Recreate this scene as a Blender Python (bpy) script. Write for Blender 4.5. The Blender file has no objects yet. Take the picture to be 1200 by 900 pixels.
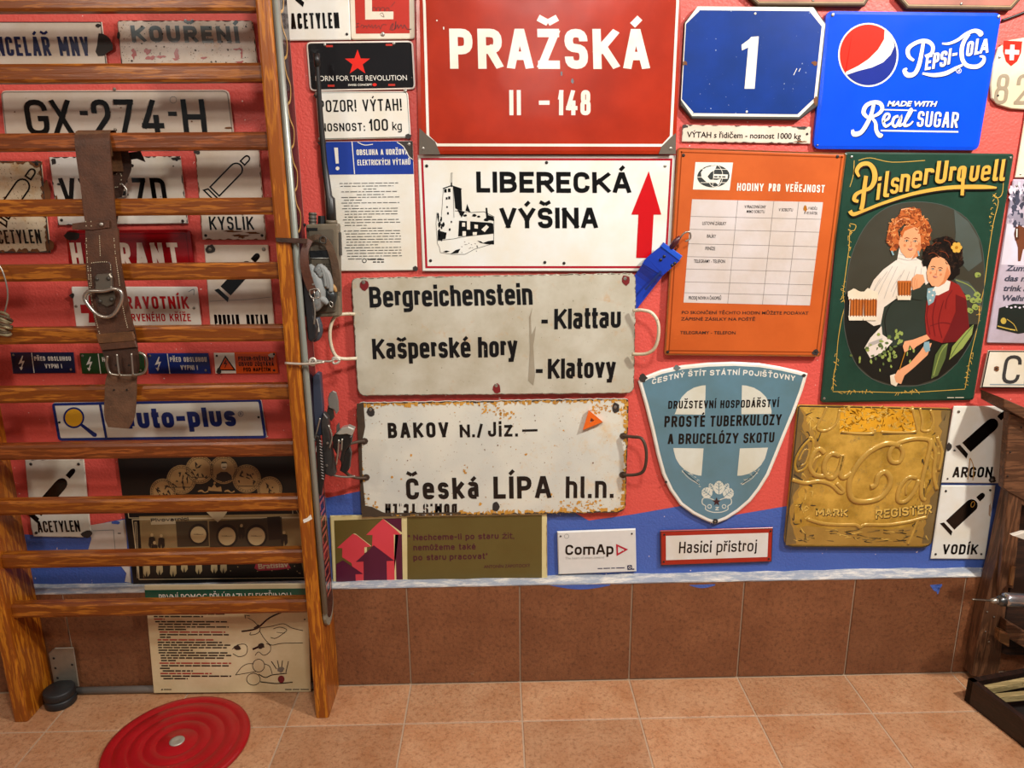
import bpy, bmesh, math, random, unicodedata
from mathutils import Vector, Matrix
sc = bpy.context.scene
rnd = random.Random(7)
# ------------------------------------------------------------------ camera (measured from the tile grid)
FPX, PITCH, YAW, ROLL = 848.68, .249426, .0196456, -.00857966
CAM = Vector((.254231, -1.755185, 1.306405))
_cp, _sp, _cy, _sy, _cr, _sr = math.cos(PITCH), math.sin(PITCH), math.cos(YAW), math.sin(YAW), math.cos(ROLL), math.sin(ROLL)
FWD = Vector((_sy*_cp, _cy*_cp, -_sp)); _ri = Vector((_cy, -_sy, 0)); _up = _ri.cross(FWD)
RGT = _ri*_cr + _up*_sr; UPV = _up*_cr - _ri*_sr
cam = bpy.data.cameras.new('camera'); camo = bpy.data.objects.new('camera', cam); sc.collection.objects.link(camo)
camo.matrix_world = Matrix((( RGT.x, UPV.x, -FWD.x, CAM.x), (RGT.y, UPV.y, -FWD.y, CAM.y), (RGT.z, UPV.z, -FWD.z, CAM.z), (0, 0, 0, 1)))
cam.sensor_fit = 'HORIZONTAL'; cam.sensor_width = 36; cam.lens = FPX/1200*36; cam.clip_start = .05
sc.camera = camo
# ------------------------------------------------------------------ world, lamps, exposure
w = bpy.data.worlds.new('room_air'); sc.world = w; w.use_nodes = True
w.node_tree.nodes['Background'].inputs[0].default_value = (1, .96, .92, 1)
w.node_tree.nodes['Background'].inputs[1].default_value = .17
def lamp(name, loc, energy, size, col, aim):
    l = bpy.data.lights.new(name, 'AREA'); l.shape = 'DISK'; l.size = size; l.energy = energy; l.color = col
    o = bpy.data.objects.new(name, l); sc.collection.objects.link(o); o.location = loc
    o.rotation_euler = (Vector(aim)-Vector(loc)).to_track_quat('-Z', 'Y').to_euler(); return o
lamp('ceiling_spot_right', (1.9, -1.25, 2.5), 43, .12, (1, .955, .89), (1.0, .0, .9))
lamp('ceiling_spot_middle', (.55, -1.85, 2.6), 23, .30, (1, .975, .94), (.45, 0, .5))
lamp('ceiling_spot_far', (.52, -2.75, 2.05), 1.0, .05, (1, .95, .88), (.3, 0, 1))
lamp('ceiling_spot_left', (-1.3, -2.0, 2.3), 9, .2, (1, .88, .76), (-.4, 0, .6))
sc.view_settings.view_transform = 'Standard'; sc.view_settings.look = 'None'
sc.view_settings.exposure = .42; sc.view_settings.gamma = 1; sc.view_settings.use_curve_mapping = False
# ------------------------------------------------------------------ measuring: a pixel of the photo -> a point on a plane of the room
def ray(x, y): return FWD + RGT*((x-600)/FPX) - UPV*((y-450)/FPX)
def onY(x, y, Y): d = ray(x, y); return CAM + d*((Y-CAM.y)/d.y)
def onZ(x, y, Z): d = ray(x, y); return CAM + d*((Z-CAM.z)/d.z)
W = .03                      # painted wall plane (the tiles' face is y = 0)
# ------------------------------------------------------------------ materials
def lin(c):
    if isinstance(c, str): c = [int(c[i:i+2], 16) for i in (0, 2, 4)]
    return tuple((v/255/12.92 if v/255 <= .04045 else ((v/255+.055)/1.055)**2.4) for v in c) + (1,)
MATS = {}
def nn(t, typ, **k):
    n = t.nodes.new(typ)
    for a, b in k.items(): setattr(n, a, b)
    return n
def noise(t, vec, scale, detail=3, rough=.5, sx=None):
    n = nn(t, 'ShaderNodeTexNoise'); n.inputs['Scale'].default_value = scale; n.inputs['Detail'].default_value = detail; n.inputs['Roughness'].default_value = rough
    if sx:
        m = nn(t, 'ShaderNodeMapping'); m.inputs['Scale'].default_value = sx; t.links.new(vec, m.inputs[0]); vec = m.outputs[0]
    t.links.new(vec, n.inputs['Vector']); return n.outputs['Fac']
def ramp(t, fac, stops):
    r = nn(t, 'ShaderNodeValToRGB'); e = r.color_ramp.elements
    while len(e) < len(stops): e.new(.5)
    for i, (p, c) in enumerate(stops): e[i].position = p; e[i].color = c
    t.links.new(fac, r.inputs[0]); return r.outputs[0]
def mix(t, fac, a, b, mode='MIX'):
    m = nn(t, 'ShaderNodeMix', data_type='RGBA', blend_type=mode)
    for s, v in ((m.inputs[0], fac), (m.inputs[6], a), (m.inputs[7], b)):
        if hasattr(v, 'is_output'): t.links.new(v, s)
        else: s.default_value = v
    return m.outputs[2]
def bump(t, b, h, dist, strength=1, prev=None):
    n = nn(t, 'ShaderNodeBump'); n.inputs['Strength'].default_value = strength; n.inputs['Distance'].default_value = dist
    t.links.new(h, n.inputs['Height'])
    if prev is not None: t.links.new(prev.outputs[0], n.inputs['Normal'])
    t.links.new(n.outputs[0], b.inputs['Normal']); return n
def base(key):
    m = bpy.data.materials.new(key); m.use_nodes = True; t = m.node_tree; b = t.nodes['Principled BSDF']
    g = nn(t, 'ShaderNodeNewGeometry'); MATS[key] = m; return m, t, b, g.outputs['Position']
def enamel(c, dirt=.12, rough=.22, wave=.0012, wear=0):
    """glossy vitreous enamel / painted tin with faint waviness, grime and optional chipping specks"""
    key = f'enamel_{c}_{dirt}_{rough}_{wear}_{wave}'
    if key in MATS: return MATS[key]
    m, t, b, P = base(key); L = lin(c)
    d = tuple(v*(1-dirt) * k for v, k in zip(L[:3], (1, .94, .84))) + (1,)
    col = mix(t, ramp(t, noise(t, P, 9, 5, .6), [(.35, (0, 0, 0, 1)), (.65, (1, 1, 1, 1))]), L, d)
    if wear:
        f = ramp(t, noise(t, P, 170, 3, .6), [(.70-.09*wear, (0, 0, 0, 1)), (.74-.09*wear, (1, 1, 1, 1))])
        col = mix(t, f, col, lin('5a3a20'))
        f2 = ramp(t, noise(t, P, 26, 6, .7), [(.60-.06*wear, (0, 0, 0, 1)), (.80-.06*wear, (.75, .75, .75, 1))])
        col = mix(t, f2, col, lin('b98a4c'))
    t.links.new(col, b.inputs['Base Color']) if hasattr(col, 'is_output') else None
    b.inputs['Roughness'].default_value = rough
    bump(t, b, noise(t, P, 7, 2), wave)
    return m
def flat(c, rough=.5, metal=0, var=.12, scale=60):
    key = f'flat_{c}_{rough}_{metal}_{var}_{scale}'
    if key in MATS: return MATS[key]
    m, t, b, P = base(key); L = lin(c); d = tuple(v*(1-var) for v in L[:3]) + (1,)
    col = mix(t, noise(t, P, scale, 4), d, L); t.links.new(col, b.inputs['Base Color'])
    b.inputs['Roughness'].default_value = rough; b.inputs['Metallic'].default_value = metal; return m
def leather(c):
    key = 'leather_'+c
    if key in MATS: return MATS[key]
    m, t, b, P = base(key); L = lin(c); d = tuple(v*.45 for v in L[:3]) + (1,)
    col = mix(t, ramp(t, noise(t, P, 28, 6, .65), [(.3, (0, 0, 0, 1)), (.7, (1, 1, 1, 1))]), d, L)
    t.links.new(col, b.inputs['Base Color']); b.inputs['Roughness'].default_value = .55
    bump(t, b, noise(t, P, 260, 3), .0008); return m
def wood(c1, c2, axis, rough=.32, scale=1):
    key = f'wood_{c1}_{c2}_{axis}_{rough}'
    if key in MATS: return MATS[key]
    m, t, b, P = base(key)
    s = [26*scale]*3; s['xyz'.index(axis)] = 2.6*scale
    n1 = noise(t, P, 1.6, 5, .6, s); s2 = [150]*3; s2['xyz'.index(axis)] = 5; n2 = noise(t, P, 1.5, 4, .6, s2)
    wv = nn(t, 'ShaderNodeMath', operation='SINE'); mu = nn(t, 'ShaderNodeMath', operation='MULTIPLY'); mu.inputs[1].default_value = 34
    t.links.new(n1, mu.inputs[0]); t.links.new(mu.outputs[0], wv.inputs[0])
    f = ramp(t, wv.outputs[0], [(.0, (0, 0, 0, 1)), (.9, (1, 1, 1, 1))])
    col = mix(t, f, lin(c2), lin(c1)); dk = tuple(v*.55 for v in lin(c2)[:3]) + (1,)
    col = mix(t, ramp(t, n2, [(.52, (0, 0, 0, 1)), (.75, (.5, .5, .5, 1))]), col, dk)
    oi = nn(t, 'ShaderNodeObjectInfo')
    col = mix(t, ramp(t, noise(t, P, 4, 2), [(.4, (0, 0, 0, 1)), (.7, (.55, .55, .55, 1))]), col, lin(c2))
    t.links.new(col, b.inputs['Base Color']); b.inputs['Roughness'].default_value = rough
    bump(t, b, n2, .0006); return m
def tilemat(key, a, c, dk, rough):
    m, t, b, P = base(key); oi = nn(t, 'ShaderNodeObjectInfo')
    col = mix(t, ramp(t, noise(t, P, 8, 5, .65), [(.3, (0, 0, 0, 1)), (.7, (1, 1, 1, 1))]), lin(a), lin(c))
    col = mix(t, ramp(t, noise(t, P, 85, 8, .85), [(.49, (0, 0, 0, 1)), (.62, (.75, .75, .75, 1))]), col, lin(dk))
    hs = nn(t, 'ShaderNodeHueSaturation'); mr = nn(t, 'ShaderNodeMapRange'); mr.inputs[3].default_value = .9; mr.inputs[4].default_value = 1.1
    t.links.new(oi.outputs['Random'], mr.inputs[0]); t.links.new(mr.outputs[0], hs.inputs['Value']); t.links.new(col, hs.inputs['Color'])
    col = mix(t, ramp(t, noise(t, P, 9.3, 7, .8), [(.66, (0, 0, 0, 1)), (.78, (.45, .45, .45, 1))]), hs.outputs[0], lin('c9b29a'))
    t.links.new(col, b.inputs['Base Color']); b.inputs['Roughness'].default_value = rough
    bump(t, b, noise(t, P, 120, 4), .0012); return m
def wallmat(key, c, c2):
    m, t, b, P = base(key)
    col = mix(t, noise(t, P, 5, 4), lin(c2), lin(c))
    chips = ramp(t, noise(t, P, 95, 2, .5), [(.735, (0, 0, 0, 1)), (.75, (1, 1, 1, 1))])
    col = mix(t, chips, col, lin('e8d2c8'))
    t.links.new(col, b.inputs['Base Color']); b.inputs['Roughness'].default_value = .5
    n1 = bump(t, b, noise(t, P, 160, 3), .0016, .9); return m
RED, BLUE = wallmat('paint_red', 'd6564a', 'c64a42'), wallmat('paint_blue', '4765b2', '3b57a4')
TILEW = tilemat('tile_wall', '70442a', '855638', '45281a', .38)
TILEF = tilemat('tile_floor', 'a87650', 'bd9470', '7c5032', .42)
GROUT = flat('b39a80', .8); LEDGE = None
def ledgemat():
    m, t, b, P = base('ledge')
    col = mix(t, ramp(t, noise(t, P, 9, 7, .8, (1.2, 5, 9)), [(.47, (0, 0, 0, 1)), (.60, (1, 1, 1, 1))]), lin('8f97a2'), lin('d0ccc2'))
    t.links.new(col, b.inputs['Base Color']); b.inputs['Roughness'].default_value = .6; return m
LEDGE = ledgemat()
STEEL, DARKST, BLK = flat('a8a49a', .35, .85), flat('4a4640', .5, .6), flat('141414', .4)
SCREW, SCREWD, CHIP, RUST = flat('8d8578', .4, .7), flat('2a2420', .6, .3), flat('2b2622', .65), flat('7a4a22', .8, 0, .5)
PINEX, PINEZ = wood('a8651e', '763c0f', 'x'), wood('bd761c', '8a480e', 'z')
DWX, DWZ, DWY = wood('6f4a30', '4c301d', 'x', .5), wood('6f4a30', '4c301d', 'z', .5), wood('3c2114', '26140c', 'y', .5)
# ------------------------------------------------------------------ object helpers
def mk(name, verts, faces, mat, parent=None, smooth=False, origin=None, mats=None, midx=None):
    V = [Vector(v) for v in verts]
    if origin is None:
        origin = Vector([(min(v[i] for v in V)+max(v[i] for v in V))/2 for i in range(3)])
    me = bpy.data.meshes.new(name); me.from_pydata([tuple(v-origin) for v in V], [], [tuple(f) for f in faces])
    for mm in (mats or [mat]): me.materials.append(mm)
    if midx: me.polygons.foreach_set('material_index', midx)
    if smooth: me.shade_smooth()
    me.update(); o = bpy.data.objects.new(name, me); sc.collection.objects.link(o)
    place(o, origin, parent); return o
def wpos(o):
    p = Vector(o.location)
    while o.parent: o = o.parent; p = p + o.location
    return p
def place(o, origin, parent):
    if parent is not None: o.parent = parent; o.location = Vector(origin) - wpos(parent)
    else: o.location = origin
def empty(name, loc):
    o = bpy.data.objects.new(name, None); sc.collection.objects.link(o); o.location = loc; o.empty_display_size = .05; return o
def tag(o, label=None, cat=None, group=None, kind=None):
    for k, v in (('label', label), ('category', cat), ('group', group), ('kind', kind)):
        if v: o[k] = v
    return o
def join(*gs):
    V, F = [], []
    for v, f in gs:
        n = len(V); V += list(v); F += [tuple(i+n for i in q) for q in f]
    return V, F
def boxg(x0, x1, y0, y1, z0, z1, bev=0):
    if not bev:
        V = [(x, y, z) for x in (x0, x1) for y in (y0, y1) for z in (z0, z1)]
        return V, [(0, 1, 3, 2), (4, 6, 7, 5), (0, 4, 5, 1), (2, 3, 7, 6), (0, 2, 6, 4), (1, 5, 7, 3)]
    bm = bmesh.new(); V, F = boxg(x0, x1, y0, y1, z0, z1); vs = [bm.verts.new(v) for v in V]
    for f in F: bm.faces.new([vs[i] for i in f])
    bmesh.ops.recalc_face_normals(bm, faces=bm.faces)
    bmesh.ops.bevel(bm, geom=list(bm.edges), offset=bev, segments=2, affect='EDGES', profile=.5)
    out = [tuple(v.co) for v in bm.verts], [tuple(v.index for v in f.verts) for f in bm.faces]; bm.verts.index_update()
    out = [tuple(v.co) for v in bm.verts], [tuple(v.index for v in f.verts) for f in bm.faces]; bm.free(); return out
def smooth_path(P, n=5, closed=False):
    P = [Vector(p) for p in P]; out = []; N = len(P)
    for i in range(N if closed else N-1):
        if closed: a, b, c, d = P[i-1], P[i], P[(i+1) % N], P[(i+2) % N]
        else: a, b, c, d = P[max(i-1, 0)], P[i], P[i+1], P[min(i+2, N-1)]
        for k in range(n):
            t = k/n; out.append(.5*((2*b)+(c-a)*t+(2*a-5*b+4*c-d)*t*t+(3*b-a-3*c+d)*t**3))
    if not closed: out.append(P[-1])
    return out
def tubeg(P, r, n=8, closed=False, flatten=None):
    P = [Vector(p) for p in P]; N = len(P); V, F = [], []; up = None
    rr = r if isinstance(r, (list, tuple)) else [r]*N
    for i in range(N):
        a = P[i-1] if (i or closed) else P[i]; b = P[(i+1) % N] if (i < N-1 or closed) else P[i]
        t = (b-a).normalized()
        if up is None: up = Vector((0, 0, 1)) if abs(t.z) < .9 else Vector((1, 0, 0))
        u = (up-t*up.dot(t)).normalized(); v = t.cross(u); up = u
        for k in range(n):
            q = 2*math.pi*k/n; V.append(P[i]+(u*math.cos(q)+v*math.sin(q))*rr[i])
    m = N if closed else N-1
    for i in range(m):
        for k in range(n):
            a, b = i*n+k, i*n+(k+1) % n; c, d = ((i+1) % N)*n+(k+1) % n, ((i+1) % N)*n+k; F.append((a, b, c, d))
    if not closed: F += [tuple(range(n-1, -1, -1)), tuple((N-1)*n+k for k in range(n))]
    return V, F
def latheg(prof, c, axis=(0, 0, 1), n=24):
    ax = Vector(axis).normalized(); u = Vector((1, 0, 0)) if abs(ax.x) < .9 else Vector((0, 0, 1)); u = (u-ax*u.dot(ax)).normalized(); v = ax.cross(u); c = Vector(c)
    V, F = [], []
    for r, h in prof:
        for k in range(n):
            q = 2*math.pi*k/n; V.append(c+ax*h+(u*math.cos(q)+v*math.sin(q))*max(r, 1e-5))
    for i in range(len(prof)-1):
        for k in range(n): F.append((i*n+k, i*n+(k+1) % n, (i+1)*n+(k+1) % n, (i+1)*n+k))
    F += [tuple(range(n-1, -1, -1)), tuple((len(prof)-1)*n+k for k in range(n))]
    return V, F
def area(P): return sum(P[i-1][0]*P[i][1]-P[i][0]*P[i-1][1] for i in range(len(P)))/2
def inset(P, d):
    """move a 2-D outline inwards by d (same units)"""
    if area(P) < 0: P = P[::-1]
    n = len(P); out = []
    for i in range(n):
        a, b, c = Vector(P[i-1]), Vector(P[i]), Vector(P[(i+1) % n])
        e1, e2 = (b-a), (c-b)
        if e1.length < 1e-6: e1 = e2
        if e2.length < 1e-6: e2 = e1
        e1.normalize(); e2.normalize(); n1, n2 = Vector((-e1.y, e1.x)), Vector((-e2.y, e2.x))
        m = n1+n2; m = m/max(m.length_squared, .3)*2 if m.length > .01 else n1
        out.append(tuple(b+m*d))
    return out
def plateg(poly, Yf, th, bev=1.0):
    """slab: outline in photo pixels projected on plane y=Yf, going th back; bev px of rounded edge"""
    if area(poly) < 0: poly = poly[::-1]
    ins = inset(poly, bev) if bev else poly; n = len(poly); bm_ = min(th*.45, .0022)
    A = [onY(x, y, Yf) for x, y in ins]; B = [onY(x, y, Yf) for x, y in poly]
    V = A + [p+Vector((0, bm_, 0)) for p in B] + [p+Vector((0, th, 0)) for p in B]; F = [tuple(range(n))[::-1]]
    for L in (0, n):
        for i in range(n): F.append((L+i, L+(i+1) % n, L+n+(i+1) % n, L+n+i))
    F.append(tuple(range(2*n, 3*n))); return V, F
def rquad(Q, r, n=4):
    out = []
    for i in range(4):
        p = Vector(Q[i]); a = Vector(Q[i-1]); b = Vector(Q[(i+1) % 4])
        rr = r if not isinstance(r, (list, tuple)) else r[i]
        if rr <= 0: out.append(tuple(p)); continue
        s = p+(a-p).normalized()*rr; e = p+(b-p).normalized()*rr
        for k in range(n+1):
            t = k/n; out.append(tuple(s*(1-t)**2+p*2*t*(1-t)+e*t*t))
    return out
def ell(cx, cy, rx, ry, n=24, a0=0, a1=360, rot=0):
    cr, sr = math.cos(math.radians(rot)), math.sin(math.radians(rot)); out = []
    full = a1-a0 >= 360
    for k in range(n if full else n+1):
        q = math.radians(a0+(a1-a0)*k/n); x, y = rx*math.cos(q), ry*math.sin(q); out.append((cx+x*cr-y*sr, cy+x*sr+y*cr))
    return out
def ragged(P, amp, step, R):
    out = []; n = len(P)
    for i in range(n):
        a, b = Vector(P[i]), Vector(P[(i+1) % n]); k = max(1, int((b-a).length/step)); t = (b-a); nrm = Vector((-t.y, t.x)).normalized() if t.length else Vector((0, 0))
        for j in range(k): out.append(tuple(a+t*(j/k)+nrm*R.uniform(-amp, amp)))
    return out
# ------------------------------------------------------------------ stroke lettering (DIN / enamel-sign capitals)
r5 = .5
G = {
'A': (1.05, [[(0,0),(.42,1),(.58,1),(1,0)], [(.16,.28),(.84,.28)]]), 'B': (1, [[(0,0),(0,1),(.93,1,r5),(.93,.53,r5),(0,.53)], [(0,.53),(1,.53,r5),(1,0,r5),(-.001,0)]]),
'C': (.95, [[(1,.70),(1,1,r5),(0,1,r5),(0,0,r5),(1,0,r5),(1,.30)]]), 'D': (1, [[(0,0),(0,1),(1,1,r5),(1,0,r5),(0,0),'c']]), 'E': (.85, [[(1,1),(0,1),(0,0),(1,0)], [(0,.52),(.85,.52)]]),
'F': (.85, [[(1,1),(0,1),(0,0)], [(0,.52),(.85,.52)]]), 'G': (1, [[(1,.72),(1,1,r5),(0,1,r5),(0,0,r5),(1,0,r5),(1,.47),(.55,.47)]]), 'H': (1, [[(0,0),(0,1)], [(1,0),(1,1)], [(0,.52),(1,.52)]]),
'I': (.0, [[(.5,0),(.5,1)]]), 'J': (.8, [[(1,1),(1,0,r5),(0,0,r5),(0,.28)]]), 'K': (1.05, [[(0,0),(0,1)], [(1,1),(.08,.42)], [(.33,.58),(1,0)]]), 'L': (.8, [[(0,1),(0,0),(1,0)]]),
'M': (1.3, [[(0,0),(0,1),(.5,.3),(1,1),(1,0)]]), 'N': (1.05, [[(0,0),(0,1),(1,0),(1,1)]]), 'O': (1, [[(0,.5),(0,1,r5),(1,1,r5),(1,0,r5),(0,0,r5),'c']]),
'P': (.95, [[(0,0),(0,1),(1,1,r5),(1,.45,r5),(0,.45)]]), 'Q': (1, [[(0,.5),(0,1,r5),(1,1,r5),(1,0,r5),(0,0,r5),'c'], [(.6,.25),(1,0)]]), 'R': (1, [[(0,0),(0,1),(1,1,r5),(1,.47,r5),(0,.47)], [(.5,.47),(1,0)]]),
'S': (.95, [[(1,.74),(1,1,r5),(0,1,r5),(0,.52,r5),(1,.52,r5),(1,0,r5),(0,0,r5),(0,.26)]]), 'T': (.95, [[(0,1),(1,1)], [(.5,0),(.5,1)]]), 'U': (1, [[(0,1),(0,0,r5),(1,0,r5),(1,1)]]),
'V': (1.05, [[(0,1),(.5,0),(1,1)]]), 'W': (1.45, [[(0,1),(.25,0),(.5,.9),(.75,0),(1,1)]]), 'X': (1.05, [[(0,0),(1,1)], [(0,1),(1,0)]]), 'Y': (1.05, [[(0,1),(.5,.42),(1,1)], [(.5,.42),(.5,0)]]), 'Z': (.9, [[(0,1),(1,1),(0,0),(1,0)]]),
'0': (.9, [[(0,.5),(0,1,r5),(1,1,r5),(1,0,r5),(0,0,r5),'c']]), '1': (.45, [[(0,.74),(1,1),(1,0)]]), '2': (.9, [[(0,.72),(0,1,r5),(1,1,r5),(1,.55,.3),(0,0),(1,0)]]),
'4': (1, [[(.6,1),(0,.24),(1,.24)], [(.72,.5),(.72,0)]]), '7': (.9, [[(0,1),(1,1),(.3,0)]]), '8': (.9, [[(.08,.75),(.08,1,r5),(.92,1,r5),(.92,.53,r5),(.08,.53,r5),'c'], [(0,.25),(0,.53,r5),(1,.53,r5),(1,0,r5),(0,0,r5),'c']]),
'a': (.85, [[(0,.68),(.1,.74),(.9,.74,.3),(.9,0)], [(.9,.44),(0,.44,r5),(0,0,r5),(.9,0)]]), 'b': (.85, [[(0,1),(0,0),(1,0,r5),(1,.74,r5),(0,.74)]]), 'c': (.8, [[(1,.5),(1,.74,r5),(0,.74,r5),(0,0,r5),(1,0,r5),(1,.22)]]),
'd': (.85, [[(1,1),(1,0),(0,0,r5),(0,.74,r5),(1,.74)]]), 'e': (.85, [[(0,.38),(1,.38),(1,.74,r5),(0,.74,r5),(0,0,r5),(1,0,r5),(1,.12)]]), 'g': (.85, [[(1,.74),(0,.74,r5),(0,0,r5),(1,0)], [(1,.74),(1,-.3,r5),(.1,-.3)]]), 'h': (.85, [[(0,0),(0,1)], [(0,.74),(1,.74,r5),(1,0)]]), 'i': (0, [[(.5,0),(.5,.70)], [(.5,1.03),(.5,1.06)]]),
'j': (.3, [[(1,.74),(1,-.25,r5),(0,-.25)], [(1,1.03),(1,1.06)]]), 'k': (.85, [[(0,0),(0,1)], [(1,.74),(.1,.28)], [(.35,.42),(1,0)]]), 'l': (.3, [[(0,1),(0,0,.5),(1,0)]]), 'm': (1.4, [[(0,0),(0,.74),(.5,.74,.25),(.5,0)], [(.5,.74),(1,.74,.25),(1,0)]]),
'n': (.85, [[(0,0),(0,.74),(1,.74,r5),(1,0)]]), 'o': (.85, [[(0,.37),(0,.74,r5),(1,.74,r5),(1,0,r5),(0,0,r5),'c']]), 'p': (.85, [[(0,-.3),(0,.74),(1,.74,r5),(1,0,r5),(0,0)]]), 'r': (.5, [[(0,0),(0,.74),(1,.74,.4),(1,.6)]]),
's': (.8, [[(1,.58),(1,.74,r5),(0,.74,r5),(0,.38,r5),(1,.38,r5),(1,0,r5),(0,0,r5),(0,.17)]]), 't': (.5, [[(.3,1),(.3,0,.3),(1,0)], [(0,.74),(1,.74)]]), 'u': (.85, [[(0,.74),(0,0,r5),(1,0,r5),(1,.74)]]), 'v': (.85, [[(0,.74),(.5,0),(1,.74)]]), 'y': (.85, [[(0,.74),(.5,0)], [(1,.74),(.35,-.3),(.1,-.3)]]), 'z': (.8, [[(0,.74),(1,.74),(0,0),(1,0)]]),
'.': (0, [[(.5,.0),(.5,.02)]]), ',': (0, [[(.5,.03),(.4,-.15)]]), ':': (0, [[(.5,.0),(.5,.02)], [(.5,.55),(.5,.57)]]), '!': (0, [[(.5,.3),(.5,1)], [(.5,0),(.5,.03)]]), '-': (.6, [[(0,.45),(1,.45)]]), '–': (1.3, [[(0,.42),(1,.42)]]), '/': (.6, [[(0,-.05),(1,1.05)]]), ' ': (.55, []), '"': (.35, [[(.1,.8),(.1,1.05)], [(.9,.8),(.9,1.05)]]), 'x': (.8, [[(0,0),(1,.74)], [(0,.74),(1,0)]]), '*': (.6, [[(0,.8),(1,1)], [(0,1),(1,.8)]]),
}
def fillet(P, closed, box):
    out = []; n = len(P); m = min(box) if min(box) > 0 else max(box)
    for i, p in enumerate(P):
        v = Vector(p[:2]); r = p[2]*m if len(p) > 2 else 0
        if r <= 0 or (not closed and i in (0, n-1)): out.append(v); continue
        a, b = Vector(P[i-1][:2]), Vector(P[(i+1) % n][:2]); da, db = (a-v).length, (b-v).length
        ra = min(r, da if len(P[i-1]) < 3 else da/2); rb = min(r, db if len(P[(i+1) % n]) < 3 else db/2)
        s, e = v+(a-v).normalized()*ra, v+(b-v).normalized()*rb
        for k in range(5): t = k/4; out.append(s*(1-t)**2+v*2*t*(1-t)+e*t*t)
    q = [out[0]]
    for v in out[1:]:
        if (v-q[-1]).length > 1e-4: q.append(v)
    if closed and (q[0]-q[-1]).length < 1e-4: q.pop()
    return q
def ribbon(P, wd, closed=False, ext=0):
    """2-D polyline with width -> (verts, quads)"""
    P = [Vector(p[:2]) for p in P]; n = len(P); ws = wd if isinstance(wd, (list, tuple)) else [wd]*n
    if n < 2: return [], []
    if ext and not closed: P[0] = P[0]+(P[0]-P[1]).normalized()*ext; P[-1] = P[-1]+(P[-1]-P[-2]).normalized()*ext
    V = []
    for i in range(n):
        a = P[i]-P[i-1] if (i or closed) else P[1]-P[0]; b = P[(i+1) % n]-P[i] if (i < n-1 or closed) else a
        if a.length < 1e-9: a = b
        if b.length < 1e-9: b = a
        a = a.normalized(); b = b.normalized(); n1, n2 = Vector((-a.y, a.x)), Vector((-b.y, b.x)); m = n1+n2
        if m.length < .25: m = n1
        else: m = m.normalized(); m = m/max(m.dot(n1), .42)
        V += [P[i]+m*ws[i]/2, P[i]-m*ws[i]/2]
    F = [(2*i, 2*((i+1) % n), 2*((i+1) % n)+1, 2*i+1) for i in range(n if closed else n-1)]
    return V, F
def strokes(s, L, h, sw, gap):
    chars = []
    for ch in s:
        d = unicodedata.normalize('NFD', ch); chars.append((d[0], d[1:]))
    sm = sum(G[c][0] for c, _ in chars); nv = sum(1 for c, _ in chars if c != ' ')
    fixed = sum(sw for c, _ in chars if G[c][0] == 0); gp = gap*sw
    u = (L-fixed-gp*(len(chars)-1))/max(sm, .001); x = 0; V, F = [], []; si = 0
    if sm == 0: u = 0; gp = (L-fixed)/max(1, len(chars)-1)
    for c, marks in chars:
        gw, st = G[c]; wd = gw*u if gw else sw; Wc, Hc = max(wd-sw, 0), h-sw
        def put(P, closed, clamp, ext=None, w=None):
            nonlocal V, F, si
            w = w or sw; ex = w*.5 if ext is None else ext; runs = []; n_ = len(P)
            if closed: runs = [(P, True)]
            else:
                cur = [P[0]]
                for i in range(1, n_):
                    cur.append(P[i])
                    if i < n_-1:
                        a, b = (Vector(P[i][:2])-Vector(P[i-1][:2])), (Vector(P[i+1][:2])-Vector(P[i][:2]))
                        if a.length > 0 and b.length > 0 and a.normalized().dot(b.normalized()) < -.25: runs.append((cur, False)); cur = [P[i]]
                runs.append((cur, False))
            for Q, cl in runs:
                v, f = ribbon(Q, w, cl, ex); k = len(V); si += 1; m = max(1, len(v))
                for j, p in enumerate(v):
                    y = min(max(p.y, 0), h) if clamp else p.y
                    V.append(Vector((p.x+x, y, (si % 5)*.00003+.00003*j/m)))
                F += [tuple(i+k for i in q) for q in f]
        for P in st:
            closed = P[-1] == 'c'; P = P[:-1] if closed else P
            Q = [(sw/2+p[0]*Wc, sw/2+p[1]*Hc)+tuple(p[2:]) for p in P]; lo = min(p[1] for p in P) < 0 or c in '/.:,!ij'
            put(fillet(Q, closed, (max(Wc, .01), Hc)), closed, not lo, 0 if c in 'ecsSCGra38' and not closed else sw*.5)
        top = h*1.06 if c.isupper() or c in 'ltdhbk' else h*.82; cx = wd/2
        for mk_ in marks:
            mh = max(h*.17, sw*.9); mw = sw*.8; t0 = top+h*.03 if c.isupper() else h*.84
            if mk_ == '\u0301': put([(cx-sw*.35, t0), (cx+sw*.55, t0+mh)], False, False, 0, mw)
            elif mk_ == '\u030c': put([(cx-sw*1.15, t0+mh), (cx-.01, t0+mw*.35)], False, False, 0, mw); put([(cx+.01, t0+mw*.35), (cx+sw*1.15, t0+mh)], False, False, 0, mw)
            elif mk_ == '\u030a': put([tuple(q) for q in ell(cx, top+h*.08, h*.06, h*.06, 8)], True, False)
        x += wd+gp
    return V, F
_cap = {}
def fontmesh(s, off, shear):
    cu = bpy.data.curves.new('t', 'FONT'); cu.body = s; cu.offset = off; cu.resolution_u = 3; cu.shear = shear
    o = bpy.data.objects.new('t', cu); sc.collection.objects.link(o); dg = bpy.context.evaluated_depsgraph_get()
    me = bpy.data.meshes.new_from_object(o.evaluated_get(dg)); V = [v.co.to_2d() for v in me.vertices]; F = [tuple(p.vertices) for p in me.polygons]
    bpy.data.objects.remove(o); bpy.data.curves.remove(cu); bpy.data.meshes.remove(me); return V, F
def capheight(off):
    if off not in _cap: V, F = fontmesh('H', off, 0); _cap[off] = (min(v.y for v in V), max(v.y for v in V))
    return _cap[off]
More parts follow.
